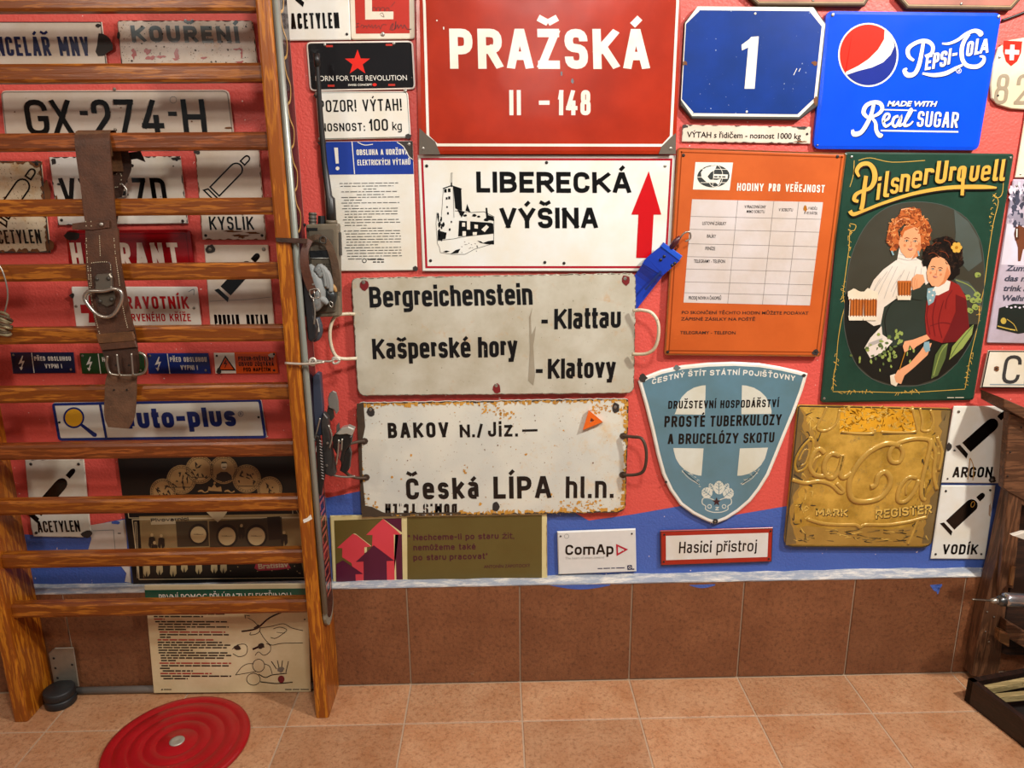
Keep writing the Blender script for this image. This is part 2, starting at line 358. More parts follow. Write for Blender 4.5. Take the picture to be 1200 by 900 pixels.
# ------------------------------------------------------------------ signs
class Sign:
    """a plate on the wall: outline Q in photo pixels, stood off the wall; children hold the print, border, screws"""
    def __init__(s, name, label, cat, Q, mat, r=0, th=.003, off=.004, group=None, bev=1.0, Y=None, top=True):
        if not isinstance(r, (list, tuple)) and r <= bev*1.1: r = 0
        s.out = rquad(Q, r) if len(Q) == 4 else Q; s.Q = Q
        s.Y = (W-off-th) if Y is None else Y; V, F = plateg(s.out, s.Y, th, bev)
        s.o = mk(name, V, F, mat); tag(s.o, label, cat, group); s.parts = {}; s.R = random.Random(len(label)*31+int(Q[0][0]))
    def add(s, g, mat, part='lettering', k=1):
        V, F = g
        if not V: return
        key = (part, mat.name); VV, FF, _ = s.parts.setdefault(key, ([], [], mat)); n = len(VV)
        s.cnt = getattr(s, 'cnt', 0)+1; dz = (s.cnt % 7)*.00002
        VV += [onY(p[0], p[1], s.Y-.0003*k-dz-(p[2] if len(p) > 2 else 0)) for p in V]; FF += [tuple(i+n for i in f) for f in F]
    def poly(s, P, mat, part='print', k=1):
        if part in ('white_cross_quarter', 'house_motif', 'red_cross', 'slot') or (part == 'chipped_enamel' and abs(area(P)) > 18): part += '#%d' % len(s.parts)
        s.add((P, [tuple(range(len(P)))]), mat, part, k)
    def line(s, P, wd, mat, part='print', k=1, closed=False, sm=0):
        if sm: P = smooth_path([tuple(p)+(0,)*(3-len(p)) if len(p) == 2 else p for p in P], sm, closed); P = [(p[0], p[1]) for p in P]
        s.add(ribbon(P, wd, closed), mat, part, k)
    def brush(s, P, mat, part='print', k=1, n=5):
        Q = smooth_path(P, n); s.add(ribbon([(p.x, p.y) for p in Q], [max(p.z, .15) for p in Q]), mat, part, k)
    def _basis(s, x0, y0, x1, y1):
        p = onY(x0, y0, s.Y); d = ray_px(p+Vector((0, 0, .05))); e = Vector((x1-x0, y1-y0)); up = Vector((d[0]-x0, d[1]-y0))
        return e.normalized(), up.normalized(), e.length
    def text(s, t, x0, y0, x1, y1, h, sw, mat, gap=1.0, part='lettering', k=2):
        e, up, L = s._basis(x0, y0, x1, y1); sw = min(sw, (.29 if h < 17 else .39)*L/max(1, len(t.replace(' ', '')))) if len(t) > 3 else sw; V, F = strokes(t, L, h, sw, gap); part = part if h < 9 else part+'#%d' % len(s.parts); o = Vector((x0, y0))
        q = [o+e*v.x+up*v.y for v in V]; s.add(([(a.x, a.y, v.z) for a, v in zip(q, V)], F), mat, part, k)
    def ftext(s, t, x0, y0, x1, y1, h, mat, bold=.0, shear=0, part='lettering', k=2, flip=False, wavy=None):
        e, up, L = s._basis(x0, y0, x1, y1); V, F = fontmesh(t, bold, shear); a, b = min(v.x for v in V), max(v.x for v in V); c0, c1 = capheight(bold); o = Vector((x0, y0))
        sx, sy = L/(b-a), h/(c1-c0)
        s.add(([o+e*((v.x-a)*sx)+up*((v.y-c0)*sy)*(1 if not flip else 1) for v in V], F), mat, part, k)
    def bars(s, x0, x1, y, sl, dens, hgt, mat, part='small_print', k=2, wmin=3, wmax=11):
        """a line of print too small to read: word-long dashes"""
        x = x0; V, F = [], []
        while x < x1-1:
            wd = min(s.R.uniform(wmin, wmax), x1-x); n = len(V); yy = y+sl*(x-x0); y2 = y+sl*(x+wd-x0)
            V += [(x, yy-hgt/2), (x+wd, y2-hgt/2), (x+wd, y2+hgt/2), (x, yy+hgt/2)]; F.append((n, n+1, n+2, n+3)); x += wd+1.3
        s.add((V, F), mat, part, k)
    def frame(s, d0, d1, mat, part='border', P=None, k=1):
        P = P or s.out; a, b = inset(P, d0), inset(P, d1); n = len(a); s.add((a+b, [(i, (i+1) % n, n+(i+1) % n, n+i) for i in range(n)]), mat, part, k)
    def wear(s, mat, wd=1.5, amp=1.4, step=3, part='rusty_edge', k=3, prob=1):
        P = s.out; V, F = [], []; n = len(P)
        for i in range(n):
            a, b = Vector(P[i]), Vector(P[(i+1) % n]); L = (b-a).length
            if L < 1: continue
            m = max(1, int(L/step)); t = (b-a)/L; sg = 1 if area(P) > 0 else -1; nr = Vector((-t.y, t.x))*sg; k0 = len(V)
            for j in range(m+1):
                q = a+t*L*j/m; dd = max(.15, wd+s.R.uniform(-amp, amp)) if s.R.random() < prob else .15
                V += [q+nr*.1, q+nr*dd]
            F += [(k0+2*j, k0+2*j+2, k0+2*j+3, k0+2*j+1) for j in range(m)]
        s.add((V, F), mat, part, k)
    def blob(s, x, y, rx, ry, mat, part='chipped_enamel', k=3, jag=.3, n=12):
        s.poly([(x+rx*math.cos(6.2832*i/n)*s.R.uniform(1-jag, 1+jag), y+ry*math.sin(6.2832*i/n)*s.R.uniform(1-jag, 1+jag)) for i in range(n)], mat, part, k)
    def specks(s, N, r0, r1, mat, box=None, part='chipped_enamel', k=3):
        xs = [p[0] for p in s.out]; ys = [p[1] for p in s.out]; bx = box or (min(xs)+4, min(ys)+3, max(xs)-4, max(ys)-3); V, F = [], []
        for _ in range(N):
            x, y = s.R.uniform(bx[0], bx[2]), s.R.uniform(bx[1], bx[3]); r = r0+(r1-r0)*s.R.random()**3; k0 = len(V)
            V += [(x+r*math.cos(1.257*i+x)*s.R.uniform(.6, 1.3), y+r*math.sin(1.257*i+x)*s.R.uniform(.6, 1.3)) for i in range(5)]; F.append(tuple(range(k0, k0+5)))
        s.add((V, F), mat, part, k)
    def screws(s, pts, mat=None, r=.0035):
        for x, y in pts: screw(onY(x, y, s.Y-.0006), s.o, mat or SCREW, r)
    def done(s):
        for (part, _), (V, F, m) in s.parts.items():
            o = mk(part.split('#')[0], V, F, m, s.o)
            if part in ('small_print', 'wrinkled_foil', 'crinkle_print', 'rusty_edge', 'rust_stain', 'fir_trees', 'timetable_grid'): tag(o, kind='stuff')
        return s.o
def ray_px(p):
    d = Vector(p)-CAM; z = d.dot(FWD); return 600+FPX*d.dot(RGT)/z, 450-FPX*d.dot(UPV)/z
_sm = {}
def screw(p, parent, mat, r=.0035):
    key = (mat.name, round(r, 5))
    if key not in _sm:
        V, F = latheg([(r, .0008), (r, 0), (r*.8, -.0012), (r*.35, -.0016), (r*.3, -.0010)], (0, 0, 0), (0, 1, 0), 10)
        o = mk('screw', V, F, mat, None, False, Vector((0, 0, 0))); _sm[key] = o.data
    else: o = bpy.data.objects.new('screw', _sm[key]); sc.collection.objects.link(o)
    place(o, p, parent); return o
# ================================================================== the setting
T = .3048
floor = mk('floor', *boxg(-3.2, 3.4, -4.6, .03, -.03, -.0018), GROUT); tag(floor, kind='structure')
wall = mk('wall_back', [(-3.2, W, .28), (-3.2, W, 2.7), (3.4, W, 2.7), (3.4, W, .28), (-3.2, W+.1, .28), (-3.2, W+.1, 2.7), (3.4, W+.1, 2.7), (3.4, W+.1, .28)],
          [(0, 1, 2, 3), (7, 6, 5, 4), (0, 4, 5, 1), (3, 2, 6, 7), (1, 5, 6, 2), (0, 3, 7, 4)], RED); tag(wall, kind='structure')
edge = [(-420, 600), (60, 628), (125, 612), (145, 608), (200, 600), (385, 583), (425, 575), (600, 560), (690, 610), (740, 603), (800, 592.5), (830, 610), (866, 602.5), (922, 593), (1000, 580), (1100, 560), (1170, 549), (1240, 538), (1700, 560)]
top = [onY(x, y, W) for x, y in edge]; top = [Vector((p.x, W-.0004, p.z)) for p in top]
mk('painted_band', top+[Vector((p.x, W-.0004, .285)) for p in top[::-1]], [tuple(range(2*len(top)))], BLUE, wall)
def boards(nm, V, F, mat): return tag(mk(nm, V, F, mat), kind='structure')
boards('wall_left', *boxg(-3.3, -3.2, -4.6, .1, 0, 2.7), flat('b9a492', .8)); boards('wall_right', *boxg(3.4, 3.5, -4.6, .1, 0, 2.7), flat('b9a492', .8))
boards('ceiling', *boxg(-3.3, 3.5, -3.4, .1, 2.7, 2.75), flat('d8d0c4', .85))
base_ = mk('baseboard_back', *boxg(-3.2, 3.4, .004, .03, -.03, .300), GROUT); tag(base_, kind='structure')
def tile_geo(w_, h_, horiz):
    g, b = .0021, .0012; x, y = w_/2-g, h_/2-g
    ring = lambda d, t: [(-x+d, -y+d, t), (x-d, -y+d, t), (x-d, y-d, t), (-x+d, y-d, t)]
    V = ring(0, -.006)+ring(0, -b)+ring(b, 0); F = [(8, 9, 10, 11)]
    for L in (0, 4): F += [(L+i, L+(i+1) % 4, L+4+(i+1) % 4, L+4+i) for i in range(4)]
    if not horiz: V = [(a, -c, b_) for a, b_, c in V]
    return V, F
V, F = tile_geo(T, .302, False); tm = mk('tile', V, F, TILEW, None, False, Vector((0, 0, 0))); wm = tm.data; bpy.data.objects.remove(tm)
V, F = tile_geo(T, T, True); tm = mk('tile', V, F, TILEF, None, False, Vector((0, 0, 0))); fm = tm.data; bpy.data.objects.remove(tm)
V, F = tile_geo(T, .157, True); tm = mk('tile', V, F, TILEF, None, False, Vector((0, 0, 0))); fh = tm.data; bpy.data.objects.remove(tm)
for i in range(-8, 10):
    o = bpy.data.objects.new('tile', wm); sc.collection.objects.link(o); place(o, ((i+.5)*T, 0, .151), base_)
    o = bpy.data.objects.new('tile', fh); sc.collection.objects.link(o); place(o, ((i+.5)*T, -.0785, 0), floor)
    for k in range(4):
        o = bpy.data.objects.new('tile', fm); sc.collection.objects.link(o); place(o, ((i+.5)*T, -.157-(k+.5)*T, 0), floor)
# plaster ledge on top of the tiles, uneven
rl = random.Random(3); n = 120; V = []; F = []
for i in range(n+1):
    x = -3.2+6.6*i/n; j = rl.uniform(-.0015, .0015)
    V += [(x, -.001, .299), (x, -.0015+j, .3025), (x, .014, .309+j), (x, W+.001, .3125+j*1.5), (x, W+.001, .299)]
for i in range(n): F += [(i*5+k, i*5+k+1, i*5+k+6, i*5+k+5) for k in range(4)]
tag(mk('trim_1', V, F, LEDGE), kind='structure')
# paint drips on the tile top and scuffs
for (x0, x1, d) in ((645, 715, 6), (808, 838, 4), (1090, 1104, 9), (1096, 1102, 13)):
    P = [(x0, 686.5), (x1, 685.5)]+[(x1+(x0-x1)*k/8, 687+d*.8*math.sin(math.pi*k/8)) for k in range(9)]
    mk('paint_smear', [onY(x, y-1, -.0004) for x, y in P], [tuple(range(len(P)))], BLUE, base_)
# ================================================================== signs
IV, WH = enamel('d9cfc0', .14), enamel('e2e3dc', .06)
K, KD = enamel('080808', .0, .16), enamel('0e0e10', .05, .22)
NV = enamel('1a2350', .05); REDP = enamel('b01c20', .05); GRY = enamel('6d7a7c', .2)
def cylinder_icon(s, x0, y0, x1, y1, wd, mat, filled=True, lw=2):
    """gas bottle pictogram lying along a slanted axis: foot, body with round shoulder, valve cap"""
    a, b = Vector((x0, y0)), Vector((x1, y1)); L = (b-a).length; u = (b-a)/L; v = Vector((-u.y, u.x))
    def P(t, c): return tuple(a+u*(t*L)+v*(c*wd/2))
    foot = [P(0, -1.35), P(0, 1.35), P(.07, 1.0), P(.07, -1.0)]
    body = [P(.12, -1), P(.12, 1)]+[P(.66+.12*math.sin(math.radians(q)), math.cos(math.radians(q))) for q in range(0, 181, 20)]
    cap = [P(.83, -.45), P(.83, .45)]+[P(.93+.06*math.sin(math.radians(q)), .45*math.cos(math.radians(q))) for q in range(0, 181, 30)]
    for q in (foot, body, cap):
        if filled: s.poly(q, mat, 'pictogram', 2)
        else: s.line(q, lw, mat, 'pictogram', 2, True)
# --- behind the wall bars
s = Sign('enamel_sign', 'white office sign with navy capitals ending in MNV and a black chip', 'sign', [(-62, 26), (119, 25.5), (126, 82), (-58, 83)], IV)
s.text('KANCELÁŘ MNV', -27, 65.5, 106, 65.5, 23, 3.6, NV, .75); s.blob(121, 53, 10, 13, CHIP); s.blob(115, 30, 3.5, 2, CHIP); s.blob(120, 79, 8, 3, CHIP); s.line([(-60, 26), (118, 26), (125, 82)], 1, CHIP, 'border'); s.done()
s = Sign('enamel_sign', 'worn white sign with faded grey capitals and red flecks, beside the white office sign', 'sign', [(137, 24), (296, 24), (303, 83), (143, 83)], enamel('cfc3b4', .2, .28, .0012, .8), 4)
s.text('KOUŘENÍ', 155, 49.5, 281, 50.5, 20, 5, GRY, .9); s.specks(90, .3, 1.4, CHIP); s.wear(CHIP, .6, .9, 4)
FRD = enamel('b45a58', .3)
for x, y, a, b in ((157, 62, 3, 6), (172, 60, 5, 3), (176, 68, 5, 2.5), (188, 66, 5, 2), (207, 62, 2.5, 6), (206, 69, 4, 1.5), (239, 68, 3, 1.2), (279, 57.5, 4.5, 1.3), (283, 62, 1.6, 5), (281, 73, 5, 1.5)): s.blob(x, y, a, b, FRD, 'faded_lettering', 2, .6)
s.blob(139, 42, 2, 4, CHIP); s.done()
PL = enamel('d3c7b8', .1)
s = Sign('license_plate', 'white licence plate with black embossed GX-274-H behind the wooden bars', 'plate', [(0, 106), (268, 105), (275, 164), (6, 164)], PL, 7, .004)
s.frame(1.2, 2.4, enamel('8a8078', .1), 'raised_rim')
for ch, x0, x1 in (('G', 33, 60), ('X', 64, 87.5), ('2', 111, 133), ('7', 138, 161), ('4', 168, 194), ('H', 216, 243.5)): s.text(ch, x0, 159, x1, 159, 43, 6.2, K, 1, 'embossed_character', 5)
s.text('-', 96, 150, 105, 150, 39, 5, K, 1, 'embossed_character', 5); s.text('-', 199, 151, 209, 151, 39, 5, K, 1, 'embossed_character', 5)
s.screws([(134, 104.5), (135, 152)], SCREW, .004); s.blob(268, 150, 4, 1.2, RUST); s.line(ell(203, 117, 4, 4, 10), .5, GRY, 'stamp', 2, True); s.specks(12, .4, 1.2, RUST); s.done()
RW = enamel('d9cbb0', .25, .3, .0012, .9)
s = Sign('enamel_sign', 'rust-edged cream gas sign with outlined bottle, leftmost behind the wooden bars', 'sign', [(-42, 188), (48, 189), (59, 296), (-33, 297)], RW)
cylinder_icon(s, -2, 259, 40, 198, 17, K, False, 2); s.text('ACETYLEN', -9, 286, 49, 285, 16.5, 2.1, K, 1); s.wear(RUST, 3, 2.5, 3); s.wear(CHIP, 1.2, 1.2, 3); s.blob(43, 192, 7, 4, RUST); s.blob(54, 226, 4, 14, RUST, jag=.5); s.blob(58, 288, 5, 8, RUST); s.screws([(43, 192)], SCREWD, .005); s.done()
s = Sign('enamel_sign', 'white enamel sign with tall black capitals half hidden by the leather belt', 'sign', [(57, 184), (211, 183), (220, 262), (68, 264)], enamel('d9d5cb', .12), 1, .004)
s.text('VÝJEZD', 74, 246, 198, 246, 38, 5.4, K, .95); s.wear(CHIP, .7, 1.1, 3, prob=.5); s.blob(63, 189, 3, 4, CHIP); s.blob(69, 216, 3, 1.2, CHIP); s.blob(66, 235, 2, 8, RUST, jag=.6); s.blob(206, 186, 6, 1.6, CHIP); s.specks(14, .4, 1.4, CHIP); s.screws([(72, 258), (207, 187), (214, 259), (155, 194)], SCREWD); s.done()
s = Sign('enamel_sign', 'white oxygen bottle sign KYSLÍK with outlined cylinder and rust drips', 'sign', [(228, 170), (303, 170), (312, 281), (237, 281)], IV, 1)
cylinder_icon(s, 246, 230, 292, 183, 15, K, False, 1.8); s.text('KYSLÍK', 246, 269.5, 298, 269.5, 16, 2.3, K, 1); s.wear(RUST, .8, .9, 3, prob=.6); s.blob(231, 178, 4, 3, CHIP)
for x, y, a in ((270, 271, 10), (283, 276, 12), (296, 273, 8), (282, 278, 4)): s.blob(x, y, a, 1.3, RUST, 'rust_stain', 3, .6)
s.screws([(241, 276), (307, 276)], SCREWD); s.done()
HR = enamel('8f0f17', .1, .16, .003)
s = Sign('enamel_sign', 'domed dark red hydrant sign with cream capitals behind the belt', 'sign', [(76, 270), (222, 269), (228, 322), (82, 322)], HR, 6, .010, .004, None, 3)
s.text('HYDRANT', 86, 315, 212, 315, 31, 5.3, enamel('e0d3c6', .1), 1); s.blob(84, 276, 8, 5, CHIP); s.frame(4, 5, enamel('6f0b12', .1), 'edge_line'); s.done()
s = Sign('enamel_sign', 'white propane sign PROPAN BUTAN with solid black gas bottle behind the bars', 'sign', [(239, 287), (314, 287), (322, 390), (247, 390)], IV, 1)
cylinder_icon(s, 259, 347, 304, 297, 16, K); s.text('PROPAN', 252.5, 386, 281.5, 386, 17.5, 1.9, K, .8); s.text('BUTAN', 290, 386, 315, 386, 17.5, 1.9, K, .8); s.blob(246, 292, 5, 5.5, CHIP); s.screws([(246, 292), (309, 292)], SCREW, .005); s.line([(246, 353), (290, 351), (318, 348)], .4, GRY, 'scratch', 2); s.done()
s = Sign('enamel_sign', 'white first-aider sign with red cross and red capitals, its left half behind the belt', 'sign', [(83, 336), (231, 336), (237, 390), (90, 390)], enamel('dcd8ce', .1), 2)
s.text('ZDRAVOTNÍK', 129, 362, 222, 362, 15, 2.9, REDP, .9); s.text('ČERVENÉHO KŘÍŽE', 143.5, 376.5, 224, 376.5, 9, 1.5, REDP, .9)
s.poly([(94, 357), (104, 357), (104, 346), (114, 346), (114, 357), (124, 357), (124, 367), (114, 367), (114, 378), (104, 378), (104, 367), (95, 367)], REDP, 'red_cross', 2)
s.blob(84.5, 346.5, 3, 3, CHIP); s.screws([(89, 359), (227, 361)], SCREW); s.line([(221, 342), (227, 339), (227, 346)], .8, GRY, 'scratch', 2, False, 3); s.done()
NVS = enamel('17214f', .1)
def bolt_sign(label, Q, col, tx, words, dv, fx):
    s = Sign('warning_label', label, 'label', Q, col, .8, .002, group='small electrical labels in a row')
    x0, y0 = Q[0]; s.line([(x0+dv, y0+.5), (x0+dv+3, y0+24)], 1, WH, 'divider', 2)
    s.brush([(fx+2, y0+4, 1), (fx-1, y0+12, 2.6), (fx+3, y0+11, 1.6), (fx, y0+19, 1)], WH, 'lightning_symbol', 2, 1)
    s.poly([(fx-2, y0+17), (fx+2.4, y0+17.6), (fx+.4, y0+21)], WH, 'lightning_symbol', 2)
    for t, a, b, yy, hh in words: s.text(t, a, yy, b, yy, hh, 1.25, WH, .8)
    s.screws([(x0+3.5, y0+3), (Q[1][0]-3, y0+20)], SCREW, .0032); s.done()
bolt_sign('navy switch-off label with white bolt, the darker one near the left wooden post', [(12, 413), (86, 413), (88, 437), (15, 438)], enamel('101a3c', .1), 24, [('PŘED OBSLUHOU', 40.5, 83.5, 422.8, 5.2), ('VYPNI !', 53, 73, 431.5, 5.2)], 25, 24.5)
bolt_sign('dark green electrical label with white bolt, half hidden behind the belt buckle', [(93, 414), (168, 414), (170, 438), (96, 438)], enamel('1e4420', .15), 24, [('H', 120, 123.5, 424, 5.5)], 22, 104)
bolt_sign('bright blue switch-off label with white bolt, between belt buckle and orange label', [(172, 414), (244, 414), (247, 438), (174, 438)], enamel('1b3178', .1), 24, [('PŘED OBSLUHOU', 199.5, 242.5, 424, 5.6), ('VYPNI !', 212, 232, 433.5, 5.6)], 24, 184.5)
ORG = enamel('d9571e', .08)
s = Sign('warning_label', 'orange voltage warning label with black triangle on white', 'label', [(250, 413), (323, 412.5), (326, 437.5), (252, 438)], ORG, .8, .002, group='small electrical labels in a row')
s.poly([(250.5, 413.5), (274.5, 413.3), (276.8, 437.4), (252.5, 437.6)], WH, 'white_field', 1); s.line([(264, 418), (275, 433.5), (256, 433.5)], 1.6, K, 'pictogram', 2, True); s.poly([(264, 419), (274, 433), (257, 433)], ORG, 'pictogram', 2)
s.brush([(265, 422, .8), (263, 426, 1.4), (265.5, 426, 1), (263.5, 431, .6)], K, 'pictogram', 3, 1)
for t, a, b, yy in (('POZOR-SVĚTELNÝ', 279.5, 321, 422.5), ('OBVOD ZŮSTÁVÁ', 280, 321, 429), ('POD NAPĚTÍM', 285.5, 317, 435.3)): s.text(t, a, yy, b, yy, 4.6, .8, K, 1)
s.blob(318.5, 416, 4, 2.5, enamel('cfc8bc', .2)); s.blob(256.5, 434.5, 3, 3.5, CHIP); s.screws([(254, 417), (256.5, 434), (321, 415), (321, 434)], SCREWD, .003); s.done()
s = Sign('tin_sign', 'long white tin sign auto-plus with blue border and magnifying glass', 'sign', [(60, 472), (306, 467), (313, 514), (68, 517)], enamel('d2d0c6', .06, .2), 5, .003)
DB = enamel('16296a', .05); s.frame(.3, 3.6, DB); s.line([(117, 472), (125, 516)], 3, DB, 'border')
s.poly(ell(86.5, 489.5, 10.5, 10.5), enamel('d9a227', .05), 'magnifier', 2); s.line(ell(86.5, 489.5, 11.3, 11.3), 2, DB, 'magnifier', 3, True); s.brush([(95, 497.5, 3.2), (111, 510, 5)], DB, 'magnifier', 2, 1); s.poly(ell(111, 509.6, 2.6, 2.6, 10), DB, 'magnifier', 2)
s.text('auto-plus', 145, 502.5, 277.5, 499.5, 23, 6.3, DB, .55); s.line(ell(282, 485, 3, 3, 12), .5, DB, 'registered_mark', 2, True); s.text('R', 281, 486.6, 283.2, 486.6, 3.2, .5, DB, 1, 'registered_mark')
s.screws([(69.5, 495), (303, 489)], SCREWD, .003); s.done()
s = Sign('enamel_sign', 'white ACETYLEN sign with solid bottle and chipped corner beside the left wooden post', 'sign', [(29, 539), (98, 538.5), (106, 622), (97, 630), (39, 629), (36, 618)], enamel('d2cfc2', .15), 0)
cylinder_icon(s, 37, 607, 88, 549, 14, K); s.text('ACETYLEN', 45, 624, 94.5, 623, 13.5, 2.3, K, .8); s.blob(102, 626, 6, 4, CHIP); s.screws([(36, 544), (92, 544), (42.5, 624.5)], SCREWD, .004); s.wear(CHIP, .3, .5, 3, prob=.5); s.done()
# black poster-sign with medallions
BG = enamel('0c0d0f', .0, .3); GOLD, SEP, BRN, CRM = enamel('a88556', .2, .4), enamel('9a8258', .2, .45), enamel('2a2018', .1, .5), enamel('cdbb97', .15, .4)
s = Sign('tin_sign', 'black brewery tin sign with gold medallions above an old cellar photograph', 'sign', [(137, 534), (352, 532), (360, 683), (156, 685)], BG, 0, .003)
def medal(cx, cy, rad, seed):
    s.poly(ell(cx, cy, rad, rad), BRN, 'medallion', 2); s.poly(ell(cx, cy, rad-.9, rad-.9), GOLD, 'medallion', 3); s.line(ell(cx, cy, rad-2, rad-2), .5, BRN, 'medallion', 4, True); s.line(ell(cx, cy, rad*.76, rad*.76), .35, BRN, 'medallion', 4, True)
    R = random.Random(seed)
    for q in range(0, 360, 12): a = math.radians(q); s.poly(ell(cx+rad*.82*math.cos(a), cy+rad*.82*math.sin(a), .55, .55, 4), BRN, 'medallion', 4)
    return R
for cx, cy, rad, sd in ((191, 576, 16, 1), (316, 573, 15.5, 2), (212.5, 562, 18, 3), (289, 561, 17.5, 4), (234, 550.5, 17.5, 5)):
    R = medal(cx, cy, rad, sd)
    for _ in range(9): x = cx+R.uniform(-.5, .5)*rad; y = cy+R.uniform(-.45, .5)*rad; s.brush([(x, y, .6), (x+R.uniform(-3, 3), y+R.uniform(-3, 3), 2), (x+R.uniform(-4, 4), y+R.uniform(1, 5), .6)], BRN, 'medallion', 4, 2)
    s.line([(cx-rad*.6, cy+rad*.5), (cx+rad*.6, cy+rad*.5)], .8, BRN, 'medallion', 4)
medal(262, 550.5, 17.5, 6); s.poly([(253, 562), (254, 556), (259, 553), (266, 553), (271, 557), (272, 562), (262, 565)], BRN, 'medallion', 4); s.poly(ell(262.5, 546, 3.6, 4.6, 14), CRM, 'medallion', 5); s.poly([(259, 543), (260, 541), (265, 541), (266.5, 543.5), (265, 542.8), (260, 543.2)], BRN, 'medallion', 6); s.line([(260.4, 547.6), (264.8, 547.6)], .8, BRN, 'medallion', 6)
s.poly([(243.5, 575), (244.5, 570), (248, 571.5), (251, 567), (254, 571.5), (259, 570), (260, 576)], GOLD, 'crown', 2); s.poly(ell(251.5, 566, 1.5, 1.5, 8), GOLD, 'crown', 2)
for x0 in (232, 263): s.brush([(x0, 576, 1.2), (x0+4, 575, 2.4), (x0+8, 577, 1), (x0+12, 575.5, 2)], GOLD, 'crown', 2)
def fr(P, w_): s.line(P, w_, CRM, 'frame_line', 2, True)
fr([(150, 599), (346, 595), (352, 607), (151, 607)], .8); fr([(155, 609), (353, 606), (358, 677), (163, 679)], 1); fr([(158, 612), (160, 612), (163, 677), (161, 677)], .7); fr([(343, 595), (353, 595), (353, 607), (343, 607)], .8)
s.poly([(163, 605), (351, 602), (357, 675), (168, 677)], SEP, 'cellar_photograph', 2)
PH = [(enamel('4a3c2a', .2, .5)), BRN, enamel('c4ac7e', .1, .5)]
s.poly([(176, 609), (205, 608), (206, 614), (177, 615)], CRM, 'cellar_photograph', 3); s.text('Pivovarnici', 177, 611.5, 221, 610, 4, .9, BRN, .8, 'print_caption', 5)
s.poly([(206, 611), (243, 610), (245, 640), (208, 641)], PH[0], 'cellar_photograph', 3); s.poly([(245, 611), (330, 606), (332, 641), (246, 642)], PH[0], 'cellar_photograph', 3); s.poly([(313, 606), (328, 605), (330, 632), (315, 633)], PH[1], 'cellar_photograph', 4)
s.poly([(168, 655), (352, 652), (356, 675), (169, 677)], PH[1], 'cellar_photograph', 3)
for cx, cy, rd in ((232.5, 626, 11.8), (266, 628, 13), (300.5, 628, 13)): s.poly(ell(cx, cy, rd, rd+.6), BRN, 'barrel_end', 5); s.poly(ell(cx, cy+.5, rd*.78, rd*.82), PH[2], 'barrel_end', 6); s.line(ell(cx, cy, rd*.5, .4, 4), .4, PH[0], 'barrel_end', 7)
s.poly([(242, 600), (268, 597), (262, 606), (255, 612), (249, 607)], CRM, 'label_shield', 7)
R = random.Random(11)
for x, y0 in ((178, 631), (189, 632), (181, 640), (283, 620), (333, 628), (216, 659), (233, 661), (251, 660), (262, 660), (187, 662), (203, 664), (172, 664)):
    c = PH[1] if y0 < 645 else PH[2]; s.poly(ell(x, y0-4, 1.8, 2.2, 8), PH[2] if c is PH[1] else c, 'figures', 8); s.poly([(x-4, y0+8), (x-3.4, y0-1), (x, y0-2.4), (x+3.4, y0-1), (x+4, y0+8), (x+1, y0+12), (x, y0+5), (x-1.5, y0+12)], c, 'figures', 7)
for _ in range(26): x = R.uniform(262, 352); s.poly(ell(x, R.uniform(656, 672), .8, .7, 5), PH[2], 'figures', 6)
PK = enamel('b23a48', .1, .4); s.poly([(300, 660), (316, 659), (341, 657), (338, 661), (341, 666), (325, 668), (303, 669), (298, 666)], PK, 'ribbon_banner', 8); s.ftext('Bratislav', 303, 667, 338, 664.5, 6.5, CRM, .02, 0, 'print_caption', 9)
s.done()
s = Sign('paper_label', 'torn white paper label on the blue wall beside the black brewery sign', 'label', [(104, 616), (146, 609), (148, 625), (149, 645), (103, 645), (107, 632)], enamel('c9bfb4', .2, .7), 0, .0008, .0006, None, .3)
s.line([(109, 622), (133, 621), (135, 645)], .6, GRY, 'print', 1); s.blob(136, 612.5, 5, 2, BLUE); s.bars(138, 142, 625, 0, 1, 1, K); s.done()
s = Sign('torn_paper', 'ragged white strip of torn paper on the blue paint under the bars', 'paper', [(140, 652), (151, 651), (154, 683), (146, 682), (148, 672), (142, 664)], enamel('d8d2cc', .1, .7), 0, .0008, .0006, None, .3); s.done()
# first-aid board standing on the floor in front of the tiles
IVB = enamel('d6c69e', .18, .35)
s = Sign('first_aid_board', 'cream first-aid instruction board with green header and line drawings, standing on the floor', 'board', [(169, 686), (360, 684), (364.5, 811), (180, 812.5)], IVB, 0, .003, 0, None, .6, Y=-.0265)
s.poly([(169.5, 691.5), (359.7, 689.5), (361, 706), (171, 707.5)], enamel('0f4f3c', .05), 'green_header', 1); s.ftext('PRVNÍ POMOC PŘI ÚRAZU ELEKTŘINOU', 187, 704.5, 342, 702.5, 8, WH, .0, 0, 'lettering', 2)
RB = enamel('a02a22', .1, .4)
y = 719.5; row = 0
for (ind, end, c) in ((3, 264, 'm'), (3, 238, 'k'), (3, 193, 'r'), (4, 266, 'k'), (8, 247, 'k'), (7, 268, 'm'), (7, 218, 'k'), (8, 264, 'r'), (8, 268, 'k'), (8, 200, 'k'), (5, 250, 'r'), (5, 260, 'k'), (5, 270, 'k'), (5, 266, 'm'), (5, 226, 'k'), (5, 268, 'k'), (7, 271, 'k'), (7, 263, 'k'), (7, 206, 'k'), (5, 271, 'r'), (7, 268, 'k'), (5, 200, 'k'), (8, 226, 'k'), (5, 248, 'r'), (5, 271, 'k'), (8, 220, 'k')):
    xx = 180+(y-719)*.085+ind-3; s.bars(xx, end, y, .002, 1, 1.5, {'k': K, 'r': RB, 'm': BRN}[c], wmin=4, wmax=14); y += 3.03
s.bars(192, 201, 808, 0, 1, 1, K); s.bars(334, 362, 808, 0, 1, 1, K)
def draw(P, w_=.7, m=None): s.line(P, w_, m or K, 'line_drawing', 2, False, 4)
